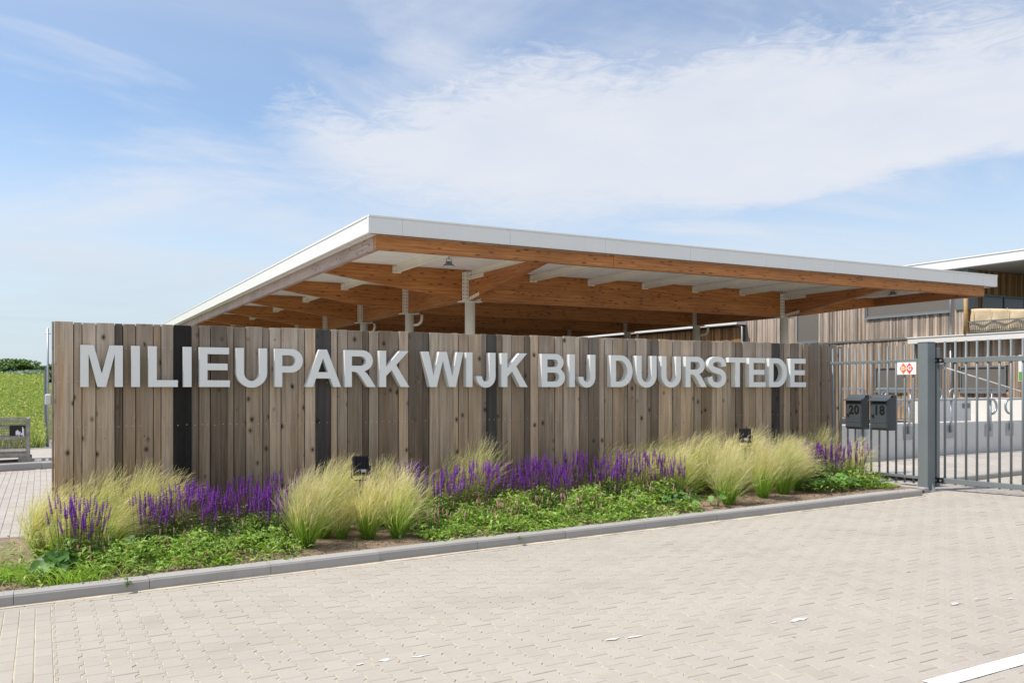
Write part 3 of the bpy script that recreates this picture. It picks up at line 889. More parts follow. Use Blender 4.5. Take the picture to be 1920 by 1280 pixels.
step = (CXC[1] - CXC[0]) / 6
PXS = [9.1] + [CXC[0] + step * k for k in range(1, 6)] + [27.0]
for X in PXS: purlin(X, CY0 + .365, ROWS[0] - .115)
for X in CXC: purlin(X, CY0 + .365, ROWS[0] - .137, ZD - .004, .19, False)
for ri in range(len(ROWS) - 1):
    for X in PXS:
        if ri > 2 and X > 10: continue
        purlin(X, ROWS[ri] + .105, ROWS[ri + 1] - .115)
# high bay lamps hung below the deck
def highbay(x, y, label):
    t = thing('high_bay_lamp', label, 'lamp', (x, y, ZD))
    MB().tube([(x, y, ZD - .005), (x, y, ZD - .06)], .012, 8).build('hanger', BLACK, t)
    MB().tube([(x - .07, y, ZD - .16), (x - .07, y, ZD - .07), (x, y, ZD - .055), (x + .07, y, ZD - .07), (x + .07, y, ZD - .16)], .008, 6).build('bracket', BLACK, t)
    MB().lathe((x, y, ZD - .26), [(.15, 0), (.155, .02), (.13, .04), (.10, .05), (.085, .11), (.05, .13)], 20).build('housing', ANTH, t)
    MB().lathe((x, y, ZD - .268), [(.14, 0), (.14, .007)], 20).build('lens', BOXG, t)


highbay(9.75, 21.9, 'dark round lamp hung under the canopy near its sunlit corner')
highbay(26.9, 21.4, 'round lamp hung under the canopy end beside the building')

# ------------------------------------------------------------------ fence, gate, mailboxes, signs
FX = 11.13
def gzf(y): return gz(FX, y)
fen = thing('bar_fence', 'grey steel bar fence between plank wall and gate post', 'fence', (FX, 9.4, gzf(9.4)))
for zz in (1.985, .305): MB().box(FX - .02, FX + .02, 8.421, 10.03, zz - .02, zz + .02, .003).build('rail', ANTH, fen)
y = 8.5
while y < 10.04:
    z0 = gzf(y) + .10
    o = MB().tube([(FX, y, z0), (FX, y, 2.215)], .0155, 10).build('bar', ANTH, fen); y += .1475
post = thing('gate_post', 'thick square grey steel gate post standing at the kerb end', 'post', (11.17, 8.33, gz(11.2, 8.3)))
pz = gz(11.2, 8.3)
MB().box(11.11, 11.275, 8.255, 8.42, pz - .05, 2.235, .006).build('shaft', ANTH, post)
MB().box(11.106, 11.279, 8.251, 8.424, 2.2355, 2.25, .003).build('cap', ANTH, post)
MB().box(11.03, 11.42, 8.17, 8.48, pz + .002, pz + .014, .003).build('foot_plate', GALV, post)
MB().prism([(11.165, 8.23, pz + .014), (11.165, 8.17, pz + .014), (11.165, 8.23, pz + .11)], (.012, 0, 0)).build('gusset', GALV, post)
# open gate leaf, swung towards the forecourt
GA = math.atan2(-1, .12)
gate = thing('gate_leaf', 'open grey steel bar gate leaf hinged on the thick post', 'gate', (11.36, 8.31, pz), rz=GA)
GLn = 3.6; zr = 1.985 - pz; zb = .27 - pz
def lbox(mb, *a): return mb.box(*a)
MB().box(-.04, .04, -.04, .04, .05, 2.17 - pz, .004).build('hinge_stile', ANTH, gate, True)
MB().box(GLn - .04, GLn + .04, -.04, .04, .05, 2.17 - pz, .004).build('end_stile', ANTH, gate, True)
for zz, h in ((zr, .035), (zb, .035)): MB().box(.042, GLn - .042, -.03, .03, zz - h, zz + h, .004).build('rail', ANTH, gate, True)
q = .135
gb = MB().tube([(0, 0, .10), (0, 0, 2.255 - pz)], .0165, 10).mesh('bar'); gb.materials.append(ANTH)
while q < GLn - .06:
    o = bpy.data.objects.new('bar', gb); COL.objects.link(o); o.parent = gate; o.location = (q, 0, 0); q += .152
for zz in (zr, zb):
    h = MB().box(-.07, .135, -.052, -.043, zz - .035, zz + .035, .002).build('hinge_plate', BLACK, gate, True)
    for dx in (-.045, .03, .10): MB().tube([(dx, -.0525, zz), (dx, -.06, zz)], .017, 10).build('bolt', SCREW, h, True)
MB().box(.05, .13, -.02, .06, zr - .12, zr - .06, .006).build('hinge_closer', GALV, gate, True)


def mailbox(y0, num, label):
    xf, xb, w = 10.93, 11.105, .30; z0, z1, zt = .965, 1.41, 1.475
    t = thing('mailbox', label, 'mailbox', (11.0, y0 + w / 2, z0), 'mailboxes on the bar fence')
    pr = [(xf, z0), (xb, z0), (xb, zt)]
    fixn(MB().prism([(xf, y0, z0 + .03), (xf + .03, y0, z0), (xb, y0, z0), (xb, y0, zt), (xf, y0, z1)], (0, w, 0)).build('body', ANTH_BOX, t))
    # curved lid
    pts = [(xb + .005, zt + .012), (xb - .05, zt + .016), (xb - .1, zt + .005), (xf + .05, z1 + .032), (xf + .005, z1 + .012), (xf - .04, z1 - .006)]
    lo = [(a, b - .006) for a, b in pts]
    mb = MB()
    for k in range(len(pts) - 1):
        a, b = pts[k], pts[k + 1]; c, d = lo[k], lo[k + 1]
        mb.prism([(a[0], y0 - .012, a[1]), (b[0], y0 - .012, b[1]), (d[0], y0 - .012, d[1]), (c[0], y0 - .012, c[1])], (0, w + .024, 0))
    fixn(mb.build('lid', ANTH_BOX, t))
    d = MB().box(xf - .006, xf - .0005, y0 + .012, y0 + w - .03, z0 + .105, z1 - .058, .0015).build('door', ANTH_BOX, t)
    MB().box(xf - .005, xf - .0005, y0 + .012, y0 + w - .03, z0 + .035, z0 + .1, .0015).build('lower_panel', ANTH_BOX, t)
    MB().box(xf - .0015, xf - .0003, y0 + .02, y0 + w - .04, z1 - .05, z1 - .02).build('slot', BLACK, t)
    MB().tube([(xf - .006, y0 + w - .055, z0 + .215), (xf - .022, y0 + w - .055, z0 + .215)], .018, 14).build('lock', BLACK, d)
    # house number
    fc = bpy.data.curves.new('number', 'FONT'); fc.body = num; fc.size = .185; fc.align_x = 'CENTER'; fc.extrude = .0008; fc.offset = .006; fc.space_character = 1.08
    fo = bpy.data.objects.new('number', fc); COL.objects.link(fo); bpy.context.view_layer.update()
    me = bpy.data.meshes.new_from_object(fo.evaluated_get(bpy.context.evaluated_depsgraph_get())); bpy.data.objects.remove(fo)
    me.transform(Matrix.Rotation(R(-90), 4, 'Z') @ Matrix.Rotation(R(90), 4, 'X')); me.materials.append(NUMB)
    o = bpy.data.objects.new('house_number', me); COL.objects.link(o); o.parent = t
    o.location = Vector((xf - .0085, y0 + w * .45, z0 + .235)) - wpos(t)
    return t


mailbox(9.25, '20', 'dark grey mailbox numbered twenty, hung nearer the plank wall')
mailbox(8.79, '18', 'dark grey mailbox numbered eighteen, hung nearer the gate post')
# security sign
sg = thing('security_sign', 'white plate with orange and red diamonds reading B and G on the fence', 'sign', (11.06, 8.6, 1.8))
SX = FX - .04; sy0, sy1, sz0, sz1 = 8.43, 8.75, 1.785, 1.965
MB().box(SX, SX + .012, sy0, sy1, sz0, sz1, .002).build('plate', SIGNW, sg)
cyy = (sy0 + sy1) / 2; czz = (sz0 + sz1) / 2
def diamond(cy, m, nm):
    MB().prism([(SX - .0015, cy - .064, czz), (SX - .0015, cy, czz + .084), (SX - .0015, cy + .064, czz), (SX - .0015, cy, czz - .084)], (.0012, 0, 0)).build(nm, m, sg)


diamond(cyy + .050, ORANGE, 'orange_diamond')
mbd = MB().prism([(SX - .0027, cyy - .050 - .064, czz), (SX - .0027, cyy - .050, czz + .084), (SX - .0027, cyy - .050 + .064, czz), (SX - .0027, cyy - .050, czz - .084)], (.001, 0, 0)).build('red_diamond', REDO, sg)
MB().prism([(SX - .0040, cyy - .022, czz), (SX - .0040, cyy, czz + .027), (SX - .0040, cyy + .022, czz), (SX - .0040, cyy, czz - .027)], (.001, 0, 0)).build('white_diamond', SIGNW, sg)
fl = [(0, -.019), (.010, -.012), (.011, -.002), (.004, .008), (.003, .020), (-.005, .009), (-.010, .0), (-.010, -.012)]
MB().prism([(SX - .0052, cyy - a * .7, czz + b * .7) for a, b in fl], (.001, 0, 0)).build('flame_mark', ORANGE, sg)
def flat_text(txt, size, loc, m, parent, offset=.002, nm='lettering'):
    fc = bpy.data.curves.new(nm, 'FONT'); fc.body = txt; fc.size = size; fc.align_x = 'CENTER'; fc.align_y = 'CENTER'; fc.extrude = .0004; fc.offset = offset
    fo = bpy.data.objects.new(nm, fc); COL.objects.link(fo); bpy.context.view_layer.update()
    me = bpy.data.meshes.new_from_object(fo.evaluated_get(bpy.context.evaluated_depsgraph_get())); bpy.data.objects.remove(fo)
    me.transform(Matrix.Rotation(R(-90), 4, 'Z') @ Matrix.Rotation(R(90), 4, 'X')); me.materials.append(m)
    o = bpy.data.objects.new(nm, me); COL.objects.link(o); o.parent = parent; o.location = Vector(loc) - wpos(parent); return o


bme_ = outline_mesh('lettering', [[((a - 740) * .0000415, (b - 733) * .0000415) for a, b in c] for c in GL['B'][1]], .0008)
bme_.transform(Matrix.Rotation(R(-90), 4, 'Z') @ Matrix.Rotation(R(90), 4, 'X')); bme_.materials.append(SIGNW)
bo_ = bpy.data.objects.new('lettering', bme_); COL.objects.link(bo_); bo_.parent = sg; bo_.location = Vector((SX - .0050, cyy + .054, czz)) - wpos(sg)
flat_text('G', .085, (SX - .0050, cyy - .056, czz), SIGNW, sg, .003)

# green and white notice at the yard
nt = thing('notice_board', 'white notice with green lower band standing behind the gate', 'sign', (16.6, 10.2, gz(16, 10)))
NX = 16.6
MB().tube([(NX + .03, 10.12, gz(16, 10)), (NX + .03, 10.12, 2.2)], .025, 10).build('pole', GALV, nt)
MB().box(NX - .008, NX, 9.85, 10.36, 1.72, 2.22, .002).build('panel', SIGNW, nt); MB().box(NX - .0105, NX - .0085, 9.86, 10.35, 1.73, 1.90).build('green_band', GREEN, nt)
MB().box(NX - .0115, NX - .011, 10.16, 10.28, 1.79, 1.84).build('white_word', SIGNW, nt)

# ------------------------------------------------------------------ yard walls and rails
cw = thing('low_concrete_wall', 'low grey concrete wall behind the gate along the raised pavement', 'wall', (15, 11.4, gz(15, 11)))
x = 12.0
while x < 34:
    x2 = x + 4.4
    MB().box(x + .004, x2 - .004, 11.4, 11.62, gz(x, 11) - .1, .91, .012).build('wall_segment', CONC, cw); x = x2
uw = thing('pale_ramp_wall', 'sunlit pale concrete ramp wall rising behind the low concrete wall', 'wall', (20, 15, .2))
MB().box(20.0, 20.3, 11.7, 15.2, .1, 1.31, .012).build('wall_face', CONCW, uw); MB().box(20.301, 33, 14.9, 15.2, .1, 1.31, .012).build('return_wall', CONCW, uw)
cb = thing('control_cabinet', 'grey metal cabinet standing behind the low concrete wall', 'cabinet', (17.2, 12.4, .2))
MB().box(16.9, 18.0, 12.3, 12.9, .2, 1.33, .01).build('body', BOXG, cb); MB().box(17.7, 17.95, 12.285, 12.299, 1.15, 1.25).build('label_plate', ANTH, cb)
MB().box(16.92, 17.6, 12.288, 12.299, .3, 1.28, .003).build('door', BOXG, cb)

def handrail(name_label, x0, x1, y, zt, zbase, loop0, loop1, r=.024, along='x'):
    t = thing('handrail', name_label, 'handrail', (x0, y, zbase), 'galvanised handrails in the yard')
    lo = zt - .30
    pts = [(x0, zt), (x1, zt)]
    def P(a, z): return (a, y, z)
    path = []
    if loop0: path += [P(x0 + .16, lo)] + [P(x0 + .15 * (1 - math.sin(R(k))), (zt + lo) / 2 - .15 * math.cos(R(k))) for k in range(15, 180, 15)]
    path += [P(x0 + (.16 if loop0 else 0), zt), P(x1 - (.16 if loop1 else 0), zt)]
    if loop1: path += [P(x1 - .15 * (1 - math.sin(R(k))), (zt + lo) / 2 + .15 * math.cos(R(k))) for k in range(15, 180, 15)] + [P(x1 - .16, lo)]
    MB().tube(path, r, 10).build('rail', GALV, t)
    n = max(2, int((x1 - x0) / 1.3) + 1); a0 = x0 + .2; a1 = x1 - .2
    for k in range(n):
        X = a0 + (a1 - a0) * k / (n - 1)
        pp = MB().tube([P(X, zbase + .08), P(X, zt - r)], r * .95, 10).build('post', GALV, t)
        MB().box(X - .13, X + .13, y + .026, y + .036, zbase - .03, zbase + .23, .002).build('fixing_plate', GALV, pp)
    return t


handrail('galvanised handrail with rounded end on the low wall behind the mailboxes', 13.3, 17.45, 11.36, 1.355, .62, False, True)
handrail('galvanised handrail with rounded end on the low wall beside the notice', 17.75, 24, 11.36, 1.355, .62, True, False)
handrail('grey handrail loop in front of the ground floor window, beside the mailboxes', 16.3, 18.6, 15.6, 1.56, .3, False, True)
handrail('grey handrail loop behind mailbox number 18', 19.0, 21.6, 15.6, 1.56, .3, False, True)
handrail('grey handrail loop behind the security sign and gate post', 21.9, 25.6, 15.6, 1.56, .3, True, False)
t = thing('stair_rail', 'slanting galvanised stair rail seen between mailbox and gate post', 'handrail', (18.6, 14.2, .2), 'galvanised handrails in the yard')
MB().tube([(17.6, 14.2, 1.45), (19.3, 14.2, .55)], .024, 8).build('rail', GALV, t); MB().tube([(17.6, 14.2, .2), (17.6, 14.2, 1.45)], .024, 8).build('post', GALV, t); MB().tube([(19.3, 14.2, .2), (19.3, 14.2, .56)], .024, 8).build('post', GALV, t)
t = thing('barrier_cord', 'thin white bar slanting down across the view through the gate', 'barrier', (20.0, 12.8, 1.9))
MB().tube([(16.7, 12.35, 2.12), (20.6, 12.35, 1.38)], .013, 8).build('bar', SIGNW, t); MB().tube([(16.7, 12.38, .2), (16.7, 12.38, 2.16)], .03, 8).build('stand', ANTH, t)
# galvanised machine parts glimpsed beside the wall end
t = thing('galvanised_frame', 'galvanised steel frame glimpsed between plank wall and mailbox 20', 'frame', (13.3, 12.2, .2))
MB().box(13.0, 13.75, 12.1, 12.9, 1.2, 1.28, .01).build('top_plate', GALV, t)
for X in (13.08, 13.4, 13.68): MB().tube([(X, 12.2, .2), (X, 12.2, 1.2)], .03, 8).build('leg', GALV, t)
MB().box(13.25, 13.6, 12.25, 12.7, .7, 1.05, .02).build('drive_box', BOXG, t)

# ------------------------------------------------------------------ the building behind
XB = 34.0
bd = thing('office_building', 'two storey building clad in weathered vertical boards with white roof edge', 'building', (XB, 30, .2))
def clad_y(x, y0, y1, z0, z1, m, name='cladding', step=.095, holes=()):
    """vertical boards on a wall facing -X"""
    mb = MB(); y = y0; r = random.Random(int(y0 * 10 + z0 * 7))
    while y < y1 - .01:
        w = step * r.uniform(.75, 1.25); y2 = min(y + w, y1); d = r.choice((0, .012, .02))
        spans = [(z0, z1)]
        for (a, b, c, e) in holes:
            if y2 > a + .02 and y < b - .02:
                ns = []
                for (s, q) in spans:
                    if c > s: ns.append((s, min(c, q)))
                    if e < q: ns.append((max(e, s), q))
                spans = ns
        for (s, q) in spans:
            if q - s > .02: mb.box(x - .03 - d, x - .001, y + .004, y2 - .004, s, q)
        y = y2
    return tag(mb.build(name, m, bd), kind='stuff')


def clad_x(y, x0, x1, z0, z1, m, name='cladding', step=.095, holes=()):
    mb = MB(); x = x0; r = random.Random(int(x0 * 10 + z0))
    while x < x1 - .01:
        w = step * r.uniform(.75, 1.25); x2 = min(x + w, x1); d = r.choice((0, .012, .02)); spans = [(z0, z1)]
        for (a, b, c, e) in holes:
            if x2 > a + .02 and x < b - .02: spans = [(z0, c), (e, z1)]
        for (s, q) in spans:
            if q - s > .02: mb.box(x + .004, x2 - .004, y - .03 - d, y - .001, s, q)
        x = x2
    return tag(mb.build(name, m, bd), kind='stuff')


def window_y(x, y0, y1, z0, z1, blind=BLIND, mull=()):
    f = MB().box(x - .07, x - .002, y0, y0 + .06, z0, z1).box(x - .07, x - .002, y1 - .06, y1, z0, z1).box(x - .07, x - .002, y0 + .061, y1 - .061, z0, z0 + .07).box(x - .07, x - .002, y0 + .061, y1 - .061, z1 - .07, z1)
    for k in mull: f.box(x - .069, x - .003, k - .03, k + .03, z0 + .071, z1 - .071)
    o = f.build('window', ANTH, bd)
    MB().box(x - .03, x - .004, y0 + .062, y1 - .062, z0 + .072, z1 - .072).build('screen_blind' if blind is BLIND else 'pane', blind, o)
    MB().box(x - .13, x - .072, y0 - .03, y1 + .03, z0 - .06, z0 - .003).build('sill', GALV, o)
    return o


YC = 23.4
ZFL = 3.75
MB().box(XB, 52, YC, 60, -.3, 6.5).build('upper_walls', ASPH, bd)
MB().box(XB, 52, 5, YC - .002, -.3, 3.62).build('lower_walls', ASPH, bd)
W_up = [(24.15, 28.45, 4.82, 6.15), (31.35, 32.75, 3.86, 6.15)]
W_lo = [(26.3, 27.95, 1.42, 2.52), (21.7, 23.7, 1.42, 2.48), (24.55, 25.25, .3, 2.5)]
clad_y(XB, YC, 36.5, ZFL + .06, 6.5, W_CLAD, holes=W_up)
clad_y(XB, 5, 36.5, .2, ZFL - .02, W_CLAD, holes=W_lo)
for w in W_up: window_y(XB, *w)
for w in W_lo[:2]: window_y(XB, *w)
window_y(XB, *W_lo[2], blind=GLASSD)
MB().box(XB - .09, XB - .06, 25.95, 36.5, ZFL - .018, ZFL + .055).build('flashing', ANTH, bd)
# lower wing further back with a white roof edge
clad_y(XB - .25, 36.52, 58, .2, 4.92, W_CLADW); MB().box(XB - .2, XB + .02, 36.52, 58, .2, 4.95).build('wing_wall', ASPH, bd)
MB().box(XB - .75, XB + .3, 36.4, 58.2, 5.02, 5.22, .01).build('wing_roof_edge', WHITE_PANEL, bd)
# terrace wall under the big roof
wx = [(XB + .9, XB + 8.4, 4.35, 5.52)]
clad_x(YC, XB, 52, 3.7, 6.5, W_CLADW, holes=wx)
f = MB().box(wx[0][0], wx[0][1], YC - .07, YC - .003, 5.45, 5.52).box(wx[0][0], wx[0][1], YC - .07, YC - .003, 4.35, 4.42)
for k in range(6): X = wx[0][0] + k * 1.48; f.box(X, X + .06, YC - .069, YC - .004, 4.421, 5.449)
o = f.build('window', ANTH, bd); MB().box(wx[0][0] + .01, wx[0][1] - .01, YC - .03, YC - .005, 4.43, 5.44).build('pane', GLASSD, o)
MB().box(XB - .10, XB + .55, YC - .10, YC - .056, 4.85, 6.5).build('corner_panel', ANTH, bd); MB().box(XB - .10, XB - .056, YC - .055, YC + .5, 4.85, 6.5).build('corner_panel', ANTH, bd)
# big roof
rf = MB().box(XB - .55, 53, YC - 6.6, 61, 6.53, 6.90, .01).build('roof', WHITE_PANEL, bd)
MB().box(XB - .58, 53.03, YC - 6.63, 61.03, 6.902, 6.95, .005).build('roof_lip', WHITE_PANEL, rf)
MB().box(XB - .52, 52.97, YC - 6.55, YC - .12, 6.515, 6.529).build('soffit', SOFFIT, rf)
# entrance canopy over the ground floor
ec = MB().box(XB - .42, XB - .07, 8, 25.95, 3.50, 3.74, .008).build('entrance_canopy', WHITE_PANEL, bd)
MB().box(XB - .45, XB - .06, 7.97, 25.98, 3.741, 3.79, .004).build('canopy_lip', WHITE_PANEL, ec)
MB().tube([(XB - .16, 24.05, 3.79), (XB - .16, 24.05, 6.5)], .05, 10).build('downpipe', GALV, bd); MB().tube([(XB - .16, 24.05, .2), (XB - .16, 24.05, 3.495)], .05, 10).build('downpipe', GALV, bd)
MB().tube([(XB - .45, 36.3, .2), (XB - .45, 36.3, 4.9), (XB - .45, 36.8, 5.0)], .05, 10).build('downpipe', GALV, bd)
# terrace railing with canvas
tr = thing('terrace_railing', 'dark bar railing on the terrace beside the building corner', 'railing', (XB - .35, 21, 3.8))
MB().box(XB - .37, XB - .33, 14, 23.15, 4.27, 4.31).build('top_rail', ANTH, tr); MB().box(XB - .37, XB - .33, 14, 23.15, 3.84, 3.87).build('bottom_rail', ANTH, tr)
y = 14.05
bme = MB().tube([(0, 0, 0), (0, 0, .46)], .012, 6).mesh('bar'); bme.materials.append(ANTH)
while y < 23.15:
    o = bpy.data.objects.new('bar', bme); COL.objects.link(o); o.parent = tr; o.location = Vector((XB - .35, y, 3.83)) - wpos(tr); y += .085
pp = thing('wooden_pole', 'round peeled wooden pole at the building corner holding the canvas', 'pole', (XB - .4, 23.2, 3.8))
MB().tube([(XB - .4, 23.2, 3.79), (XB - .38, 23.2, 4.6), (XB - .41, 23.2, 5.25)], [.085, .08, .075], 12).build('shaft', POLEW, pp)
cv = thing('canvas_screen', 'sand coloured canvas slung along the terrace railing', 'canvas', (XB - .3, 20, 4))
mb = MB(); nn = 90; mz = 8
for i in range(nn + 1):
    Y = 23.1 - 8.6 * i / nn; sag = .10 * (abs(math.sin((Y - 23.1) * math.pi / 2.9))) 
    for j in range(mz + 1):
        f = j / mz; Z = 3.86 + (4.72 + .10 * math.cos((Y - 23.1) * 2 * math.pi / 5.8) - 3.86) * f
        mb.v.append((XB - .27 + .05 * math.sin(Y * 7 + f * 3) * (1 - f * .5) + .03 * noise.noise((Y * 3, f * 4, 0)), Y, Z))
for i in range(nn):
    for j in range(mz):
        a = i * (mz + 1) + j; mb.f.append([a, a + mz + 1, a + mz + 2, a + 1]); mb.sm.append(True)
o = mb.build('sheet', CLOTH, cv)
sm = o.modifiers.new('thick', 'SOLIDIFY'); sm.thickness = .006
for k in range(12):
    Y = 22.9 - k * .72; MB().box(XB - .345, XB - .325, Y - .012, Y + .012, 4.36, 4.74).build('strap', CLOTH, cv)

# ------------------------------------------------------------------ left: crate, far fence, hedge, tree, meadow
def crate(x0, x1, y0, y1, zb):
    t = thing('mesh_crate', 'worn grey steel mesh crate standing on the pavement beyond the path', 'crate', ((x0 + x1) / 2, (y0 + y1) / 2, zb))
    h = .98; z0 = zb + .12; zt = zb + h
    for a, b in ((x0, y0), (x1, y0), (x1, y1), (x0, y1)):
        MB().box(a - .035, a + .035, b - .035, b + .035, z0 - .01, zt, .004).build('corner_post', RUST, t)
        MB().box(a - .07 - (.12 if a == x1 else 0), a + .07 + (.12 if a == x0 else 0), b - .06, b + .06, zb + .002, z0 - .012, .004).build('foot', RUST, t)
    for zz, hh in ((z0 + .03, .04), (zb + .55, .025), (zt - .03, .028), (zt - .19, .018)):
        MB().box(x0 + .036, x1 - .036, y0 - .03, y0 + .03, zz - hh, zz + hh, .003).build('rail', RUST, t); MB().box(x0 + .036, x1 - .036, y1 - .03, y1 + .03, zz - hh, zz + hh, .003).build('rail', RUST, t)
        MB().box(x0 - .03, x0 + .03, y0 + .036, y1 - .036, zz - hh, zz + hh, .003).build('rail', RUST, t); MB().box(x1 - .03, x1 + .03, y0 + .036, y1 - .036, zz - hh, zz + hh, .003).build('rail', RUST, t)
    def panel(ax, c, a, b):
        mb = MB(); q = a + .06
        while q < b - .04:
            p0, p1 = ((q, c, z0 + .05), (q, c, zt - .04)) if ax == 'x' else ((c, q, z0 + .05), (c, q, zt - .04))
            mb.tube([p0, p1], .0035, 4, False); q += .05
        zz = z0 + .09
        while zz < zt - .05:
            p0, p1 = ((a, c, zz), (b, c, zz)) if ax == 'x' else ((c, a, zz), (c, b, zz))
            mb.tube([p0, p1], .0035, 4, False); zz += .05
        tag(mb.build('wire_mesh', RUST, t), kind='stuff')
    panel('x', y0, x0, x1); panel('x', y1, x0, x1); panel('y', x0, y0, y1); panel('y', x1, y0, y1)
    MB().box(x0 + .04, x1 - .04, y0 + .04, y1 - .04, z0, z0 + .02).build('floor', RUST, t)
    MB().box(x1 - .36, x1 - .05, y0 - .04, y0 - .033, zb + .60, zb + .83).build('tarnished_plate', BLACK, t)
    r = random.Random(5); mb = MB()
    for k in range(9): a = x1 - .24 + .018 * k; mb.box(a, a + .02, y0 - .0425, y0 - .0405, zb + .61 + r.uniform(-.02, .02), zb + .64 + r.uniform(0, .09) + (.10 if k > 6 else 0))
    mb.build('torn_label', SIGNW, t)


crate(-1.75, -.28, 22.55, 23.5, gz(-1, 20) + .10)

mf = thing('mesh_fence', 'dark grey mesh fence running away along the meadow edge', 'fence', (.12, 30, -.15))
for k in range(7):
    Y = 30.0 + k * 2.5
    MB().box(.09, .15, Y - .03, Y + .03, -.2, 2.25, .003).build('post', ANTH, mf)
mb = MB()
for zz in [-.05 + .2 * k for k in range(12)]: mb.tube([(.06, 30, zz), (.06, 45, zz)], .004, 4, False)
yy = 30.0
while yy < 45: mb.tube([(.07, yy, -.08), (.07, yy, 2.2)], .003, 4, False); yy += .1
tag(mb.build('wire_panels', ANTH, mf), kind='stuff')
fp = thing('flag_pole', 'slim pale pole rising behind the open end of the plank wall', 'pole', (.16, 27.8, -.1))
MB().tube([(.14, 27.8, -.2), (.14, 27.8, 3.25)], [.035, .025], 10).build('shaft', GALV, fp); MB().tube([(.06, 27.8, 3.1), (.22, 27.8, 3.1)], .012, 6).build('crossbar', GALV, fp)

LEAF_T = foliage('tree_leaf', [(0, (.018, .045, .012)), (.5, (.04, .09, .022)), (1, (.075, .13, .035))], trans=.25)
LEAF_H = foliage('hedge_leaf', [(0, (.06, .12, .03)), (.5, (.11, .20, .045)), (1, (.18, .28, .07))], trans=.35)
LEAF_W = foliage('willow_leaf', [(0, (.20, .28, .19)), (.5, (.30, .39, .27)), (1, (.40, .48, .34))], trans=.25)
MEADOW = foliage('meadow_grass', [(0, (.20, .30, .07)), (.4, (.34, .43, .13)), (.75, (.46, .52, .20)), (.92, (.62, .60, .18)), (1, (.80, .80, .62))], trans=.35)
BARK = plain('bark', (.10, .075, .055), .9, 0, .3, 8, .6)


def leaf_cloud(mb, c, rad, n, size, r):
    for _ in range(n):
        u = Vector((r.gauss(0, 1), r.gauss(0, 1), r.gauss(0, 1))); u.normalize(); u *= r.uniform(.35, 1) ** .5
        p = Vector(c) + Vector((u.x * rad[0], u.y * rad[1], u.z * rad[2]))
        a = Vector((r.gauss(0, 1), r.gauss(0, 1), r.gauss(0, 1))).normalized(); b = a.orthogonal().normalized(); s = size * r.uniform(.6, 1.3)
        mb.poly([p - a * s, p + b * s * .45, p + a * s, p - b * s * .45])


def bush(name, label, cat, x, y, w, h, m, n, size, seed, group=None, trunk=0):
    r = random.Random(seed); t = thing(name, label, cat, (x, y, -.25), group)
    mb = MB()
    for k in range(14):
        f = r.uniform(.15, .95); zz = -.2 + trunk + (h - trunk) * f
        sp = w * .5 * math.sqrt(max(.05, 1 - (2 * f - .9) ** 2 * .8))
        leaf_cloud(mb, (x + r.uniform(-sp, sp), y + r.uniform(-sp, sp), zz), (w * .28, w * .28, h * .13), n // 14, size, r)
    mb.build('crown', m, t)
    tm = MB()
    tm.tube([(x, y, -.3), (x + .1, y, trunk * .6 + .3), (x, y, h * .7)], [.06 * h / 2, .045 * h / 2, .01], 8)
    for k in range(5):
        a = r.uniform(0, 6.28); z0 = h * r.uniform(.25, .5)
        tm.tube([(x, y, z0), (x + math.cos(a) * w * .2, y + math.sin(a) * w * .2, z0 + h * .18), (x + math.cos(a) * w * .36, y + math.sin(a) * w * .36, z0 + h * .32)], [.02 * h / 2, .012 * h / 2, .004], 6)
    tm.build('trunk', BARK, t)
    return t


def mead(y): 
    f = clampf((y - 28) / 54, 0, 1); return -.26 + 2.25 * f * f * (3 - 2 * f)
mb = MB(); ys_ = [27.2, 28] + [28 + 4.5 * k for k in range(1, 13)] + [120, 180, 260]
for a, b in zip(ys_[:-1], ys_[1:]): 
    mb.poly([(-160, a, mead(a)), (3, a, mead(a)), (3, b, mead(b)), (-160, b, mead(b))], True)
tag(mb.build('meadow_ground', FIELD), kind='structure')
names = ['rounded', 'broad', 'ragged', 'tall', 'low', 'dense', 'loose', 'leaning']
hx = -14.0; k = 0
while hx < 9:
    hb = bush('hedge_shrub', 'mid green shrub in the hedge along the far edge of the meadow', 'shrub', hx, 96 + (k % 3) * 1.4, 3.4, 2.1 + .35 * math.sin(k * 2.1), LEAF_H, 2400, .17, 40 + k, 'hedge shrubs beyond the meadow'); hb.location.z += 2.0; hx += 1.7; k += 1
for k, (x, y) in enumerate(((-8.6, 82), (-5.6, 84), (-3.4, 83), (-1.2, 86))):
    hb = bush('willow_shrub', 'low silvery green shrub in front of the far hedge', 'shrub', x, y, 3.0, 1.25, LEAF_W, 1800, .16, 80 + k, 'silvery shrubs before the hedge'); hb.location.z += 1.95
hb = bush('tree', 'tall dark green tree rising above the far hedge', 'tree', -8.6, 112, 6.0, 5.2, LEAF_T, 9000, .22, 99, trunk=1.2); hb.location.z += 1.9
hb = bush('tree', 'wide dark green tree beyond the hedge, out beyond the meadow corner', 'tree', -19, 112, 8, 8, LEAF_T, 3000, .3, 98, trunk=1.5); hb.location.z += 1.9

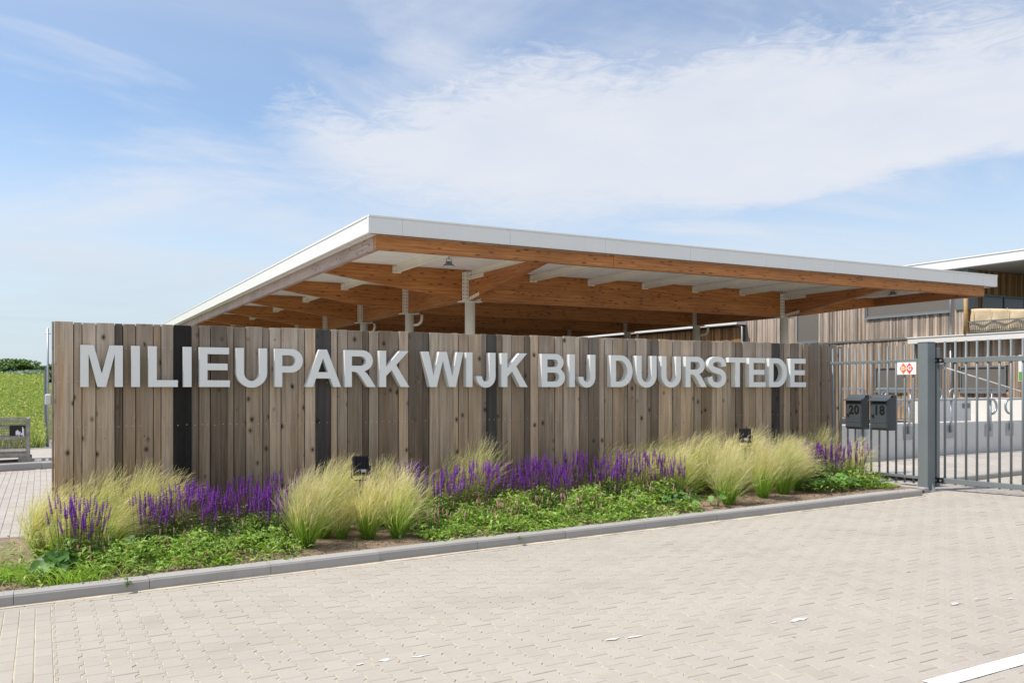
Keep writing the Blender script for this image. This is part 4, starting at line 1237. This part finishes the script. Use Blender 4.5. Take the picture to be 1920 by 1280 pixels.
mb = MB(); r = random.Random(21); hs = []
for _ in range(26000):
    f = r.random() ** 1.6; Y = 27.6 + 60 * f; X = r.uniform(-.055 * Y - 1.5, .004 * Y - .1)
    if X > .0 and Y < 46: X = -.05
    h = r.uniform(.3, .75) * (1 + .25 * noise.noise((X * .4, Y * .25, 0))); a = r.uniform(0, 6.28); w = r.uniform(.006, .016) * (1 + Y / 50)
    lx, ly = math.cos(a), math.sin(a); bx, by = r.uniform(-.18, .22), r.uniform(-.18, .18); z0 = mead(Y) - .02
    i = len(mb.v)
    mb.v += [(X - lx * w, Y - ly * w, z0), (X + lx * w, Y + ly * w, z0), (X + bx * .5 - lx * w * .8, Y + by * .5 - ly * w * .8, z0 + h * .65), (X + bx * .5 + lx * w * .8, Y + by * .5 + ly * w * .8, z0 + h * .65), (X + bx, Y + by, z0 + h)]
    mb.f += [[i, i + 1, i + 3, i + 2], [i + 2, i + 3, i + 4]]; mb.sm += [False, False]
    if r.random() < .5:
        s = .018 * (1 + Y / 45); i = len(mb.v); mb.v += [(X + bx - s, Y + by, z0 + h), (X + bx, Y + by - s * .6, z0 + h + s), (X + bx + s, Y + by, z0 + h), (X + bx, Y + by + s * .6, z0 + h - s)]; mb.f.append([i, i + 1, i + 2, i + 3]); mb.sm.append(False)
tag(mb.build('meadow', MEADOW), 'yellow green flowering meadow beyond the path', 'meadow', kind='stuff')

# ------------------------------------------------------------------ planting
G_BLADE = foliage('feather_grass_blade', [(0, (.21, .36, .05)), (.42, (.40, .58, .095)), (.75, (.57, .66, .20)), (1, (.85, .75, .47))], 'h', .5, .5, .4)
G_PLUME = foliage('feather_grass_plume', [(0, (.60, .55, .28)), (.4, (.84, .71, .48)), (1, (.93, .82, .67))], 'h', .5, .6, .3)
S_STEM = foliage('salvia_stem', [(0, (.14, .20, .06)), (.6, (.24, .16, .10)), (1, (.20, .09, .12))], 'h', .1, .6)
S_FLOW = foliage('salvia_flower', [(0, (.23, .05, .42)), (.5, (.34, .075, .62)), (1, (.46, .14, .74))], None, .3, .6, .5)
S_LEAF = foliage('salvia_leaf', [(0, (.11, .20, .06)), (.6, (.19, .32, .09)), (1, (.28, .42, .15))], None, .25, .6, .5)
P_LEAF = foliage('ground_cover_leaf', [(0, (.16, .28, .04)), (.5, (.29, .46, .08)), (.85, (.42, .60, .14)), (.97, (.45, .52, .14)), (1, (.40, .16, .05))], None, .35, .42, .5)
P_FLOW = foliage('pink_spike', [(0, (.55, .14, .13)), (.3, (.68, .36, .33)), (1, (.78, .56, .52))], None, .3, .6, .3)
M_LEAF = foliage('round_leaf', [(0, (.05, .13, .02)), (.6, (.085, .20, .03)), (1, (.13, .28, .045))], None, .3, .45, .35)
A_LEAF = foliage('lobed_leaf', [(0, (.10, .22, .04)), (.6, (.17, .32, .07)), (1, (.26, .42, .11))], None, .3, .5, .35)
W_LEAF = foliage('weed_leaf', [(0, (.08, .16, .04)), (1, (.16, .28, .07))], None, .3, .5, .4)


def set_h(me, hs):
    a = me.attributes.new('h', 'FLOAT', 'POINT'); a.data.foreach_set('value', hs)


def ribbon(mb, hs, pts, ws, h0=0, h1=1, side=None):
    n = len(pts); i = len(mb.v)
    for k in range(n):
        t = (pts[min(k + 1, n - 1)] - pts[max(k - 1, 0)])
        s = side if side is not None else t.cross(Vector((.3, -1, .2)))
        if s.length < 1e-6: s = Vector((1, 0, 0))
        s = s.normalized() * ws[k]
        mb.v += [tuple(pts[k] - s), tuple(pts[k] + s)]; hv = h0 + (h1 - h0) * k / (n - 1); hs += [hv, hv]
    for k in range(n - 1): mb.f.append([i + 2 * k, i + 2 * k + 1, i + 2 * k + 3, i + 2 * k + 2]); mb.sm.append(True)


def grass_meshes(seed, wind, H=.68, n=560, droop=1.0, loose=1.0):
    r = random.Random(seed); a = MB(); ah = []; p = MB(); ph = []
    for q in range(n):
        az = r.uniform(0, 2 * math.pi); rad = .055 * math.sqrt(r.random()); base = Vector((rad * math.cos(az), rad * math.sin(az), -.01))
        az2 = az + r.gauss(0, .5); lean = abs(r.gauss(.20, .20)) * loose; L = H * r.uniform(.62, 1.12) * (1.05 - .3 * lean)
        d = Vector((math.cos(az2) * math.sin(lean), math.sin(az2) * math.sin(lean), math.cos(lean)))
        gust = r.uniform(.5, 1.4); pts = [base]; ns = 9; cur = base.copy()
        for k in range(ns):
            f = (k + 1) / ns
            bend = Vector((wind[0] * gust, wind[1] * gust, -.42 * droop * (1 + lean))) * (f ** 1.8) * .62
            dd = (d + bend + Vector((r.gauss(0, .02), r.gauss(0, .02), 0))).normalized(); cur = cur + dd * (L / ns); pts.append(cur.copy())
        ww = [.0021 * (1 - .65 * k / ns) for k in range(ns + 1)]
        sd = Vector((r.gauss(0, 1), r.gauss(0, 1), .2))
        ribbon(a, ah, pts, ww, 0, 1, sd.normalized())
        if r.random() < .5:
            # feathery awns over the upper half
            for m_ in range(5):
                k0 = r.randint(4, ns - 1); st = pts[k0]; t = (pts[min(k0 + 1, ns)] - pts[k0]).normalized()
                dv = (t + Vector((r.gauss(0, .17), r.gauss(0, .17), r.gauss(0, .12)))).normalized(); ln = r.uniform(.07, .17); c2 = [st]
                for k in range(3):
                    dv = (dv + Vector((wind[0] * .35, wind[1] * .35, -.13))).normalized(); c2.append(c2[-1] + dv * ln / 3)
                ribbon(p, ph, c2, [.0011, .0017, .0014, .0004], .15 + .1 * r.random(), 1, Vector((r.gauss(0, 1), r.gauss(0, 1), .2)).normalized())
    ma = a.mesh('blades'); set_h(ma, ah); ma.materials.append(G_BLADE)
    mp = p.mesh('plumes'); set_h(mp, ph); mp.materials.append(G_PLUME)
    return ma, mp


def salvia_meshes(seed, H=.62, ns=31, spread=.22):
    r = random.Random(seed); st = MB(); sh = []; fl = MB(); lf = MB()
    for q in range(ns):
        az = r.uniform(0, 6.283); lean = abs(r.gauss(.10, .13)); L = H * r.uniform(.66, 1.08); rad = spread * .55 * math.sqrt(r.random())
        b = Vector((rad * math.cos(az), rad * math.sin(az), 0)); d = Vector((math.cos(az) * math.sin(lean), math.sin(az) * math.sin(lean), math.cos(lean))); d.x += .05
        pts = [b]; cur = b.copy(); dd = d.normalized()
        for k in range(5):
            dd = (dd + Vector((r.gauss(0, .03), r.gauss(0, .03), .05))).normalized(); cur = cur + dd * L / 5; pts.append(cur.copy())
        ribbon(st, sh, pts, [.003, .0028, .0026, .0022, .0018, .001], 0, 1, Vector((.9, -.45, 0)))
        ribbon(st, sh, pts, [.003, .0028, .0026, .0022, .0018, .001], 0, 1, Vector((.45, .9, 0)))
        # flower spike: whorls of small lipped florets around the top of the stem
        sl = r.uniform(.07, .17) * (H / .62); top = pts[-1]; ax = (pts[-1] - pts[-2]).normalized(); nw = int(sl / .013); u = ax.orthogonal().normalized(); v = ax.cross(u)
        bare = r.random() < .14
        for w in range(nw):
            f = w / max(1, nw - 1); c = top - ax * sl * (1 - f); rr = (.0125 * (1 - .75 * f ** 1.7) + .002) * (0.45 if bare else 1)
            k0 = r.uniform(0, 6.28)
            for m_ in range(5):
                a_ = k0 + m_ * 1.2566; o = (u * math.cos(a_) + v * math.sin(a_)); tip = c + o * rr * r.uniform(.8, 1.35) + ax * r.uniform(.003, .010); sd = ax.cross(o) * rr * .55
                fl.poly([c - ax * .005, c + o * rr * .55 - sd, tip, c + o * rr * .55 + sd]) 
                fl.poly([c + ax * .006, c + o * rr * .5 - sd * .8 + ax * .004, tip, c + o * rr * .5 + sd * .8 + ax * .004])
        for m_ in range(4):
            k = r.randint(1, 3); p = pts[k]; a_ = r.uniform(0, 6.28); o = Vector((math.cos(a_), math.sin(a_), r.uniform(.0, .5))).normalized(); l = r.uniform(.03, .055); s = o.cross(Vector((0, 0, 1))).normalized() * l * .22
            lf.poly([p, p + o * l * .5 - s, p + o * l - Vector((0, 0, l * .15)), p + o * l * .5 + s])
    for q in range(330):
        az = r.uniform(0, 6.283); rad = spread * math.sqrt(r.random()) * 1.05; z = r.uniform(.02, .25) * (1.1 - rad / spread * .6); p = Vector((rad * math.cos(az), rad * math.sin(az), z))
        a_ = az + r.gauss(0, .8); o = Vector((math.cos(a_), math.sin(a_), r.uniform(-.2, .7))).normalized(); l = r.uniform(.045, .085); s = o.cross(Vector((0, 0, 1))).normalized() * l * .24
        i = len(lf.v); m1 = p + o * l * .55
        lf.v += [tuple(k) for k in (p, m1 - s + Vector((0, 0, .006)), p + o * l - Vector((0, 0, l * .2)), m1 + s + Vector((0, 0, .006)), m1)]
        lf.f += [[i, i + 1, i + 4], [i + 1, i + 2, i + 4], [i + 2, i + 3, i + 4], [i + 3, i, i + 4]]; lf.sm += [False] * 4
    a = st.mesh('stems'); set_h(a, sh); a.materials.append(S_STEM); b = fl.mesh('flower_spikes'); b.materials.append(S_FLOW); c = lf.mesh('leaves'); c.materials.append(S_LEAF)
    return a, b, c


used = {}
def near_letter(x, y):
    """the sign letter that stands straight behind a plant as seen square on to the wall"""
    return min(letter_spans, key=lambda q: abs(q[0] - x))


def unique(label):
    used[label] = used.get(label, 0) + 1; return label


def where(x, y):
    q = near_letter(x, y); d = q[0]
    row = 'against the planks' if y > 9.72 else ('in mid bed' if y > 9.05 else 'near the kerb')
    return row, '%s%s of %s' % (q[3], q[1], q[2])


GV = [grass_meshes(1, (.55, -.22), .70), grass_meshes(2, (.8, -.2), .66, droop=1.1), grass_meshes(3, (.22, -.12), .70, droop=.7), grass_meshes(4, (.35, -.3), .66), grass_meshes(5, (1.0, -.1), .68, droop=1.15), grass_meshes(6, (.7, -.35), .72, 640, 1.35, 1.5), grass_meshes(7, (.45, -.05), .74, 600, 1.1, 1.25), grass_meshes(8, (.85, -.3), .6, 420, 1.5, 1.7)]
grasses = [(.12, 9.9, 5, 1.0), (.16, 9.45, 7, 1.0), (.52, 9.75, 5, 1.1), (.90, 9.85, 6, 1.08), (1.16, 9.92, 5, 1.0), (.62, 9.4, 7, .95), (-.02, 9.7, 3, .9),
           (2.34, 8.74, 2, 1.0), (2.62, 9.15, 6, 1.05), (2.92, 9.5, 0, 1.05), (3.03, 8.89, 2, .9), (3.33, 8.80, 6, .98), (3.42, 9.5, 2, 1.05), (2.45, 9.5, 4, .9), (2.78, 9.0, 3, .7),
           (4.12, 9.95, 7, .95), (4.5, 9.92, 5, .95), (4.82, 9.95, 6, 1.12),
           (6.85, 9.95, 5, 1.0), (7.25, 9.9, 4, 1.05), (7.68, 9.9, 5, 1.08), (7.5, 9.35, 6, 1.0), (7.95, 9.5, 5, 1.1), (7.74, 8.62, 6, .95), (8.3, 9.75, 5, 1.15), (8.44, 8.74, 2, 1.0), (8.62, 9.4, 6, 1.12), (9.02, 8.95, 0, 1.08), (9.2, 9.8, 5, 1.15), (9.5, 9.35, 4, 1.05), (9.9, 9.9, 6, 1.0), (8.15, 9.15, 6, 1.0), (8.85, 9.6, 4, 1.1), (7.1, 9.6, 7, 1.1), (8.05, 9.95, 1, 1.1), (9.4, 9.05, 7, 1.0),
           (10.3, 9.9, 5, .95), (10.62, 9.8, 6, 1.0), (10.72, 9.25, 7, 1.1)]
rg = random.Random(31); seen = {}
def place(kind, nm, cat, group, parts, x, y, sc, rz, desc):
    row, let = where(x, y)
    lab = '%s %s below the %s' % (desc, row, let)
    t = thing(nm, lab, cat, (x, y, soil_z(x, y) - .005), group)
    for (pn, me) in parts:
        o = bpy.data.objects.new(pn, me); COL.objects.link(o); o.parent = t; o.scale = (sc, sc, sc * rg.uniform(.94, 1.06)); o.rotation_euler = (0, 0, rz)
    seen.setdefault(lab, []).append(t)
    return t


for (x, y, v, sc) in grasses:
    ma, mp = GV[v]
    place('g', 'feather_grass', 'ornamental grass', 'feather grass clumps in the bed', (('blades', ma), ('plumes', mp)), x, y, sc, rg.uniform(-.35, .35), 'feather grass tuft')
SV = [salvia_meshes(51), salvia_meshes(52, .66, 34), salvia_meshes(53, .56, 27, .19), salvia_meshes(54, .60, 36, .25)]
salvias = [(.36, 9.02), (.25, 9.12), (.90, 9.28), (1.05, 9.5), (1.25, 9.62), (1.36, 9.25), (1.50, 9.85), (1.62, 9.48), (1.86, 9.28), (1.92, 9.82), (2.12, 9.5), (2.12, 9.15), (2.38, 9.85),
           (3.66, 9.3), (3.85, 9.6), (4.08, 9.3), (4.38, 9.6), (4.55, 9.35), (4.88, 9.62), (5.12, 9.3), (5.12, 9.85), (5.42, 9.55), (5.56, 9.9), (5.62, 9.25), (5.82, 9.6), (6.15, 9.85), (6.28, 9.55), (6.5, 9.4), (6.80, 9.55), (6.92, 9.3), (7.22, 9.5), (7.34, 9.2),
           (9.80, 9.3), (10.12, 9.5), (10.1, 9.1), (10.45, 9.4), (10.5, 9.0)]
for k, (x, y) in enumerate(salvias):
    parts = SV[k % 4]; sc = rg.uniform(.92, 1.06)
    place('s', 'salvia', 'flowering plant', 'purple salvia plants in the bed', (('stems', parts[0]), ('flower_spikes', parts[1]), ('leaves', parts[2])), x, y, sc, rg.uniform(0, 6.28), 'purple salvia')


# leafy ground cover with low pink spikes
def cover_amt(x, y):
    def band(a, b, s=.18): return clampf((x - a) / s, 0, 1) * clampf((b - x) / s, 0, 1)
    n = .5 + .8 * noise.noise((x * 1.6, y * 1.9, 5)) + .35 * noise.noise((x * 5, y * 5, 2))
    fr = clampf((9.75 - y) / .5, 0, 1)
    d = max(band(.15, 2.25) * 1.25, band(3.42, 7.05) * 1.5, band(9.25, 10.9) * .9 * clampf((y - 8.5) / .25, 0, 1), band(-.6, .1) * .28)
    if 1.55 < x < 1.75 and y < 8.6: d *= .3
    e = clampf((y - 8.15 - .10 * noise.noise((x * 2.2, 0, 7))) / .10, 0, 1)
    return d * fr * e * (.30 + n) * (1 if y > 8.55 else clampf(.35 + 1.6 * noise.noise((x * 1.3, 3, 11)) + .4, .12, 1))


mb = MB(); fl = MB(); r = random.Random(77); cnt = 0
def lance(mb, p, o, l, w, r, droop=.25):
    up = Vector((0, 0, 1)); s = o.cross(up)
    s = (s.normalized() if s.length > 1e-4 else Vector((1, 0, 0))) * l * w
    tl = r.gauss(0, .35); s = s + up * tl * s.length
    m1 = p + o * l * .45; tip = p + o * l - up * l * droop; i = len(mb.v); cr = Vector((0, 0, l * .06))
    mb.v += [tuple(k) for k in (p, m1 - s + cr, tip, m1 + s + cr, m1)]
    mb.f += [[i, i + 1, i + 4], [i + 1, i + 2, i + 4], [i + 2, i + 3, i + 4], [i + 3, i, i + 4]]; mb.sm += [False] * 4


while cnt < 21000:
    x, y = r.uniform(-.6, 10.88), r.uniform(8.14, 9.75)
    if r.random() > cover_amt(x, y): continue
    cnt += 1
    ht = .02 + .20 * clampf((y - 8.08) / .5, .12, 1) * r.random() ** .8 * clampf(.75 + 1.5 * noise.noise((x * 2.8, y * 3.2, 9)), .15, 1.5)
    p = Vector((x, y, soil_z(x, y) + ht)); a = r.uniform(0, 6.283)
    if y < 8.35: a = r.gauss(-1.57, 1.1)
    o = Vector((math.cos(a), math.sin(a), r.uniform(-.1, 1.1))).normalized()
    lance(mb, p, o, r.uniform(.035, .105), r.uniform(.10, .19), r)
cov = tag(mb.build('ground_cover', P_LEAF), 'fresh green leafy ground cover with low pink spikes along the kerb', 'ground cover', kind='stuff')
sm_ = MB(); sh_ = []
for _ in range(900):
    x, y = r.uniform(.2, 10.8), r.uniform(8.3, 9.3)
    if r.random() > cover_amt(x, y) * (.55 if 3.5 < x < 7 else .16): continue
    if len(fl.v) > 9000: break
    z = soil_z(x, y) + .08; h = r.uniform(.12, .24); tip = Vector((x + r.gauss(0, .02), y + r.gauss(0, .02), z + h)); b = Vector((x, y, z))
    ribbon(sm_, sh_, [b, (b + tip) / 2, tip], [.002, .0018, .0014], 0, 1, Vector((.9, -.4, 0)))
    fl.tube([tip - Vector((0, 0, .055)), tip - Vector((0, 0, .04)), tip - Vector((0, 0, .012)), tip + Vector((0, 0, .003))], [.003, .0068, .0062, .002], 6, True, False)
o = fl.build('pink_spikes', P_FLOW, cov); tag(o, kind='stuff')
o = sm_.build('spike_stalks', S_STEM, cov); set_h(o.data, sh_); tag(o, kind='stuff')


def round_leaf_plant(nm, label, x, y, n, size, m, seed, lobes=7, spread=.22):
    r = random.Random(seed); t = thing(nm, label, 'leafy plant', (x, y, soil_z(x, y)))
    st = MB(); lf = MB()
    for q in range(n):
        a = r.uniform(0, 6.283); rad = spread * math.sqrt(r.random()); h = .07 + .13 * (1 - rad / spread) + r.uniform(0, .05); s = size * r.uniform(.6, 1.1)
        b = Vector((x, y, soil_z(x, y))); c = Vector((x + rad * math.cos(a), y + rad * math.sin(a), b.z + h))
        st.tube([b + (c - b) * .15 * Vector((1, 1, 0)).length * .2, b.lerp(c, .55) + Vector((0, 0, .02)), c], .0022, 4, False)
        nrm = Vector((math.cos(a) * .55 + r.gauss(0, .25), math.sin(a) * .55 + r.gauss(0, .25) - .15, 1)).normalized(); u = nrm.orthogonal().normalized(); v = nrm.cross(u); k0 = r.uniform(0, 6.28)
        i = len(lf.v); lf.v.append(tuple(c)); nn = lobes * 3
        for k in range(nn):
            w = k0 + 2 * math.pi * k / nn; rr = s * (1.0 if k % 3 == 1 else .86) * (.45 if k == 0 else 1); dz = .10 * s * math.sin(w * 3) + .16 * s
            lf.v.append(tuple(c + (u * math.cos(w) + v * math.sin(w)) * rr + nrm * dz))
        for k in range(nn): lf.f.append([i, i + 1 + k, i + 1 + (k + 1) % nn]); lf.sm.append(True)
    st.build('stalks', S_STEM, t); lf.build('leaves', m, t); return t


round_leaf_plant('mallow', 'broad round leaved mallow at the bare end of the bed', .10, 8.62, 26, .075, M_LEAF, 5, 5, .20)
round_leaf_plant('mallow', 'small round leaved mallow among salvia below the first I of MILIEUPARK', .80, 9.25, 14, .06, M_LEAF, 6, 5, .16)
round_leaf_plant('lady_mantle', 'pale green lobed leafy plant beside the kerb, where ground cover meets bare soil', 6.98, 8.62, 42, .055, A_LEAF, 7, 7, .26)
round_leaf_plant('lady_mantle', 'small pale green lobed leafy plant on bare soil between feather grass bases', 7.45, 8.5, 18, .05, A_LEAF, 8, 7, .17)
round_leaf_plant('lady_mantle', 'wide lobed leafy plant at the foot of the feather grass near DE of DUURSTEDE', 9.5, 8.8, 46, .055, M_LEAF, 9, 7, .30)
round_leaf_plant('lady_mantle', 'lobed leafy plant beside the kerb in front of the last salvias', 9.95, 8.75, 34, .05, A_LEAF, 10, 7, .25)
# bright green low mats at the end of the bed
for k, (x, y) in enumerate(((10.3, 8.7), (10.62, 8.62), (10.35, 8.95))):
    t = thing('stonecrop', 'low bright green fleshy mat at the gate end of the bed', 'leafy plant', (x, y, soil_z(x, y)), 'fleshy mats at the gate end'); mb = MB(); r = random.Random(60 + k)
    for _ in range(420):
        a = r.uniform(0, 6.28); rad = .22 * math.sqrt(r.random()); p = Vector((x + rad * math.cos(a), y + rad * math.sin(a) * .8, 0)); p.z = soil_z(p.x, p.y) + .015 + .06 * r.random() * (1 - rad / .24)
        o = Vector((math.cos(a), math.sin(a), r.uniform(.3, 1.3))).normalized(); lance(mb, p, o, r.uniform(.025, .045), .28, r, .05)
    mb.build('leaves', P_LEAF, t)
# tall weeds
def weed(x, y, h, seed, label, n=60):
    r = random.Random(seed); t = thing('weed', label, 'weed', (x, y, soil_z(x, y))); b = Vector((x, y, soil_z(x, y))); st = MB(); sh = []; lf = MB()
    for q in range(4 if h > .4 else 2):
        tip = b + Vector((r.gauss(0, .12) * h, r.gauss(0, .08) * h, h * r.uniform(.75, 1))); mid = b.lerp(tip, .5) + Vector((r.gauss(0, .02), 0, 0))
        ribbon(st, sh, [b, mid, tip], [.004, .003, .001], 0, .5, Vector((.9, -.4, 0)))
        for k in range(n // 3):
            f = r.uniform(.12, 1); p = (b.lerp(mid, f * 2) if f < .5 else mid.lerp(tip, f * 2 - 1)); a = r.uniform(0, 6.28)
            lance(lf, p, Vector((math.cos(a), math.sin(a), r.uniform(0, .7))).normalized(), r.uniform(.35, 1) * .075 * (1.1 - .75 * f), .26, r)
    o = st.build('stems', S_STEM, t); set_h(o.data, sh); lf.build('leaves', W_LEAF, t)


weed(2.17, 10.0, .95, 3, 'tall green weed growing against the planks beside the middle feather grasses', 90)
weed(2.75, 8.42, .12, 4, 'small green weed sprouting in bare soil before the middle feather grasses', 12)
weed(3.25, 8.55, .13, 5, 'tiny green weed at the foot of the middle feather grass nearest the salvias', 12)
weed(.62, 7.95, .10, 6, 'little green weed growing out of the joint below the kerb', 30)
weed(4.33, 7.945, .05, 8, 'tiny grass seedling at the kerb foot below the word WIJK', 12)
mb = MB(); r = random.Random(91); hs = []
for (cx, cy, n) in ((-.25, 8.75, 120), (.3, 8.35, 130), (1.0, 8.75, 60), (2.0, 8.75, 50), (4.1, 9.15, 50), (-.5, 9.2, 60), (.05, 8.45, 90)):
    for _ in range(n):
        x, y = r.gauss(cx, .12), r.gauss(cy, .08); b = Vector((x, y, soil_z(x, y))); a = r.uniform(0, 6.28); l = r.uniform(.08, .24); o = Vector((math.cos(a) * .6, math.sin(a) * .6, 1)).normalized()
        ribbon(mb, hs, [b, b + o * l * .5, b + o * l * .75 + Vector((math.cos(a), math.sin(a), .1)) * l * .2, b + o * l * .8 + Vector((math.cos(a), math.sin(a), -.25)) * l * .45], [.0035, .0035, .0028, .0006], 0, .5)
o = mb.build('wild_grass', G_BLADE); set_h(o.data, hs); tag(o, 'loose wild grass blades sprouting in the bed along the kerb', 'grass', kind='stuff')

# ------------------------------------------------------------------ flood lights
def flood(x, y, zc, label, yaw, sc=1.0):
    g0 = soil_z(x, y)
    t = thing('flood_light', label, 'flood light', (x, y, zc), 'black flood lights in the bed', rz=yaw)
    w, h = .088 * sc, .105 * sc
    rot = Matrix.Rotation(R(-24), 4, 'X')
    def bx(nm, m, *a, par=t):
        o = MB().box(*a).build(nm, m, par, True); o.data.transform(rot); return o
    bd_ = bx('housing', BLACK, -w, w, -.02, .03, -h, h, .006)
    for k in range(11):
        X = -w + .012 + k * (2 * w - .024) / 10; o = MB().box(X - .0025, X + .0025, -.048, -.0205, -h * .45, h * .97).build('cooling_fin', BLACK, bd_, True); o.data.transform(rot)
    bx('driver_box', BLACK, -w * .82, w * .82, -.055, -.021, -h * .98, -h * .5, .004, par=bd_)
    bx('rating_label', SILV, -w * .15, w * .45, -.0565, -.0555, -h * .9, -h * .6, par=bd_)
    bx('glass_front', GLASSD, -w * .85, w * .85, .0305, .034, -h * .85, h * .85, par=bd_)
    for sx in (-1, 1):
        for sz in (-.75, .4, .9): 
            o = MB().tube([(sx * (w + .001), 0, sz * h), (sx * (w + .006), 0, sz * h)], .005, 8).build('screw', SCREW, bd_, True); o.data.transform(rot)
    MB().tube([(-w - .012, 0, 0), (-w - .012, 0, -h * 1.2), (-w * .7, 0, -h * 1.5), (w * .7, 0, -h * 1.5), (w + .012, 0, -h * 1.2), (w + .012, 0, 0)], .006, 6).build('bracket', BLACK, t, True)
    MB().box(-.018, .018, -.018, .018, g0 - .1 - zc, -h * 1.53, .003).build('mounting_post', ANTH_BOX, t, True)
    MB().tube([(.04, -.03, -h * .9), (.06, -.04, -h * 1.5), (.05, -.03, -h * 2.4)], .004, 6).build('cable', BLACK, t, True)


flood(3.06, 9.22, .75, 'black flood light with cooling fins rising from the middle feather grass', R(-8))
flood(8.63, 9.28, .93, 'smaller looking black flood light turned sideways in the right drift of grass', R(-42), .95)

# twins in front of the same letter are told apart by which stands nearer the kerb
for lab, ts in seen.items():
    if len(ts) < 2: continue
    ts.sort(key=lambda q: q.location.y)
    words_ = {2: ['nearer the kerb', 'nearer the planks'], 3: ['nearest the kerb', 'the middle one', 'nearest the planks']}.get(len(ts))
    if words_:
        for q, w_ in zip(ts, words_): q['label'] = lab + ', ' + w_
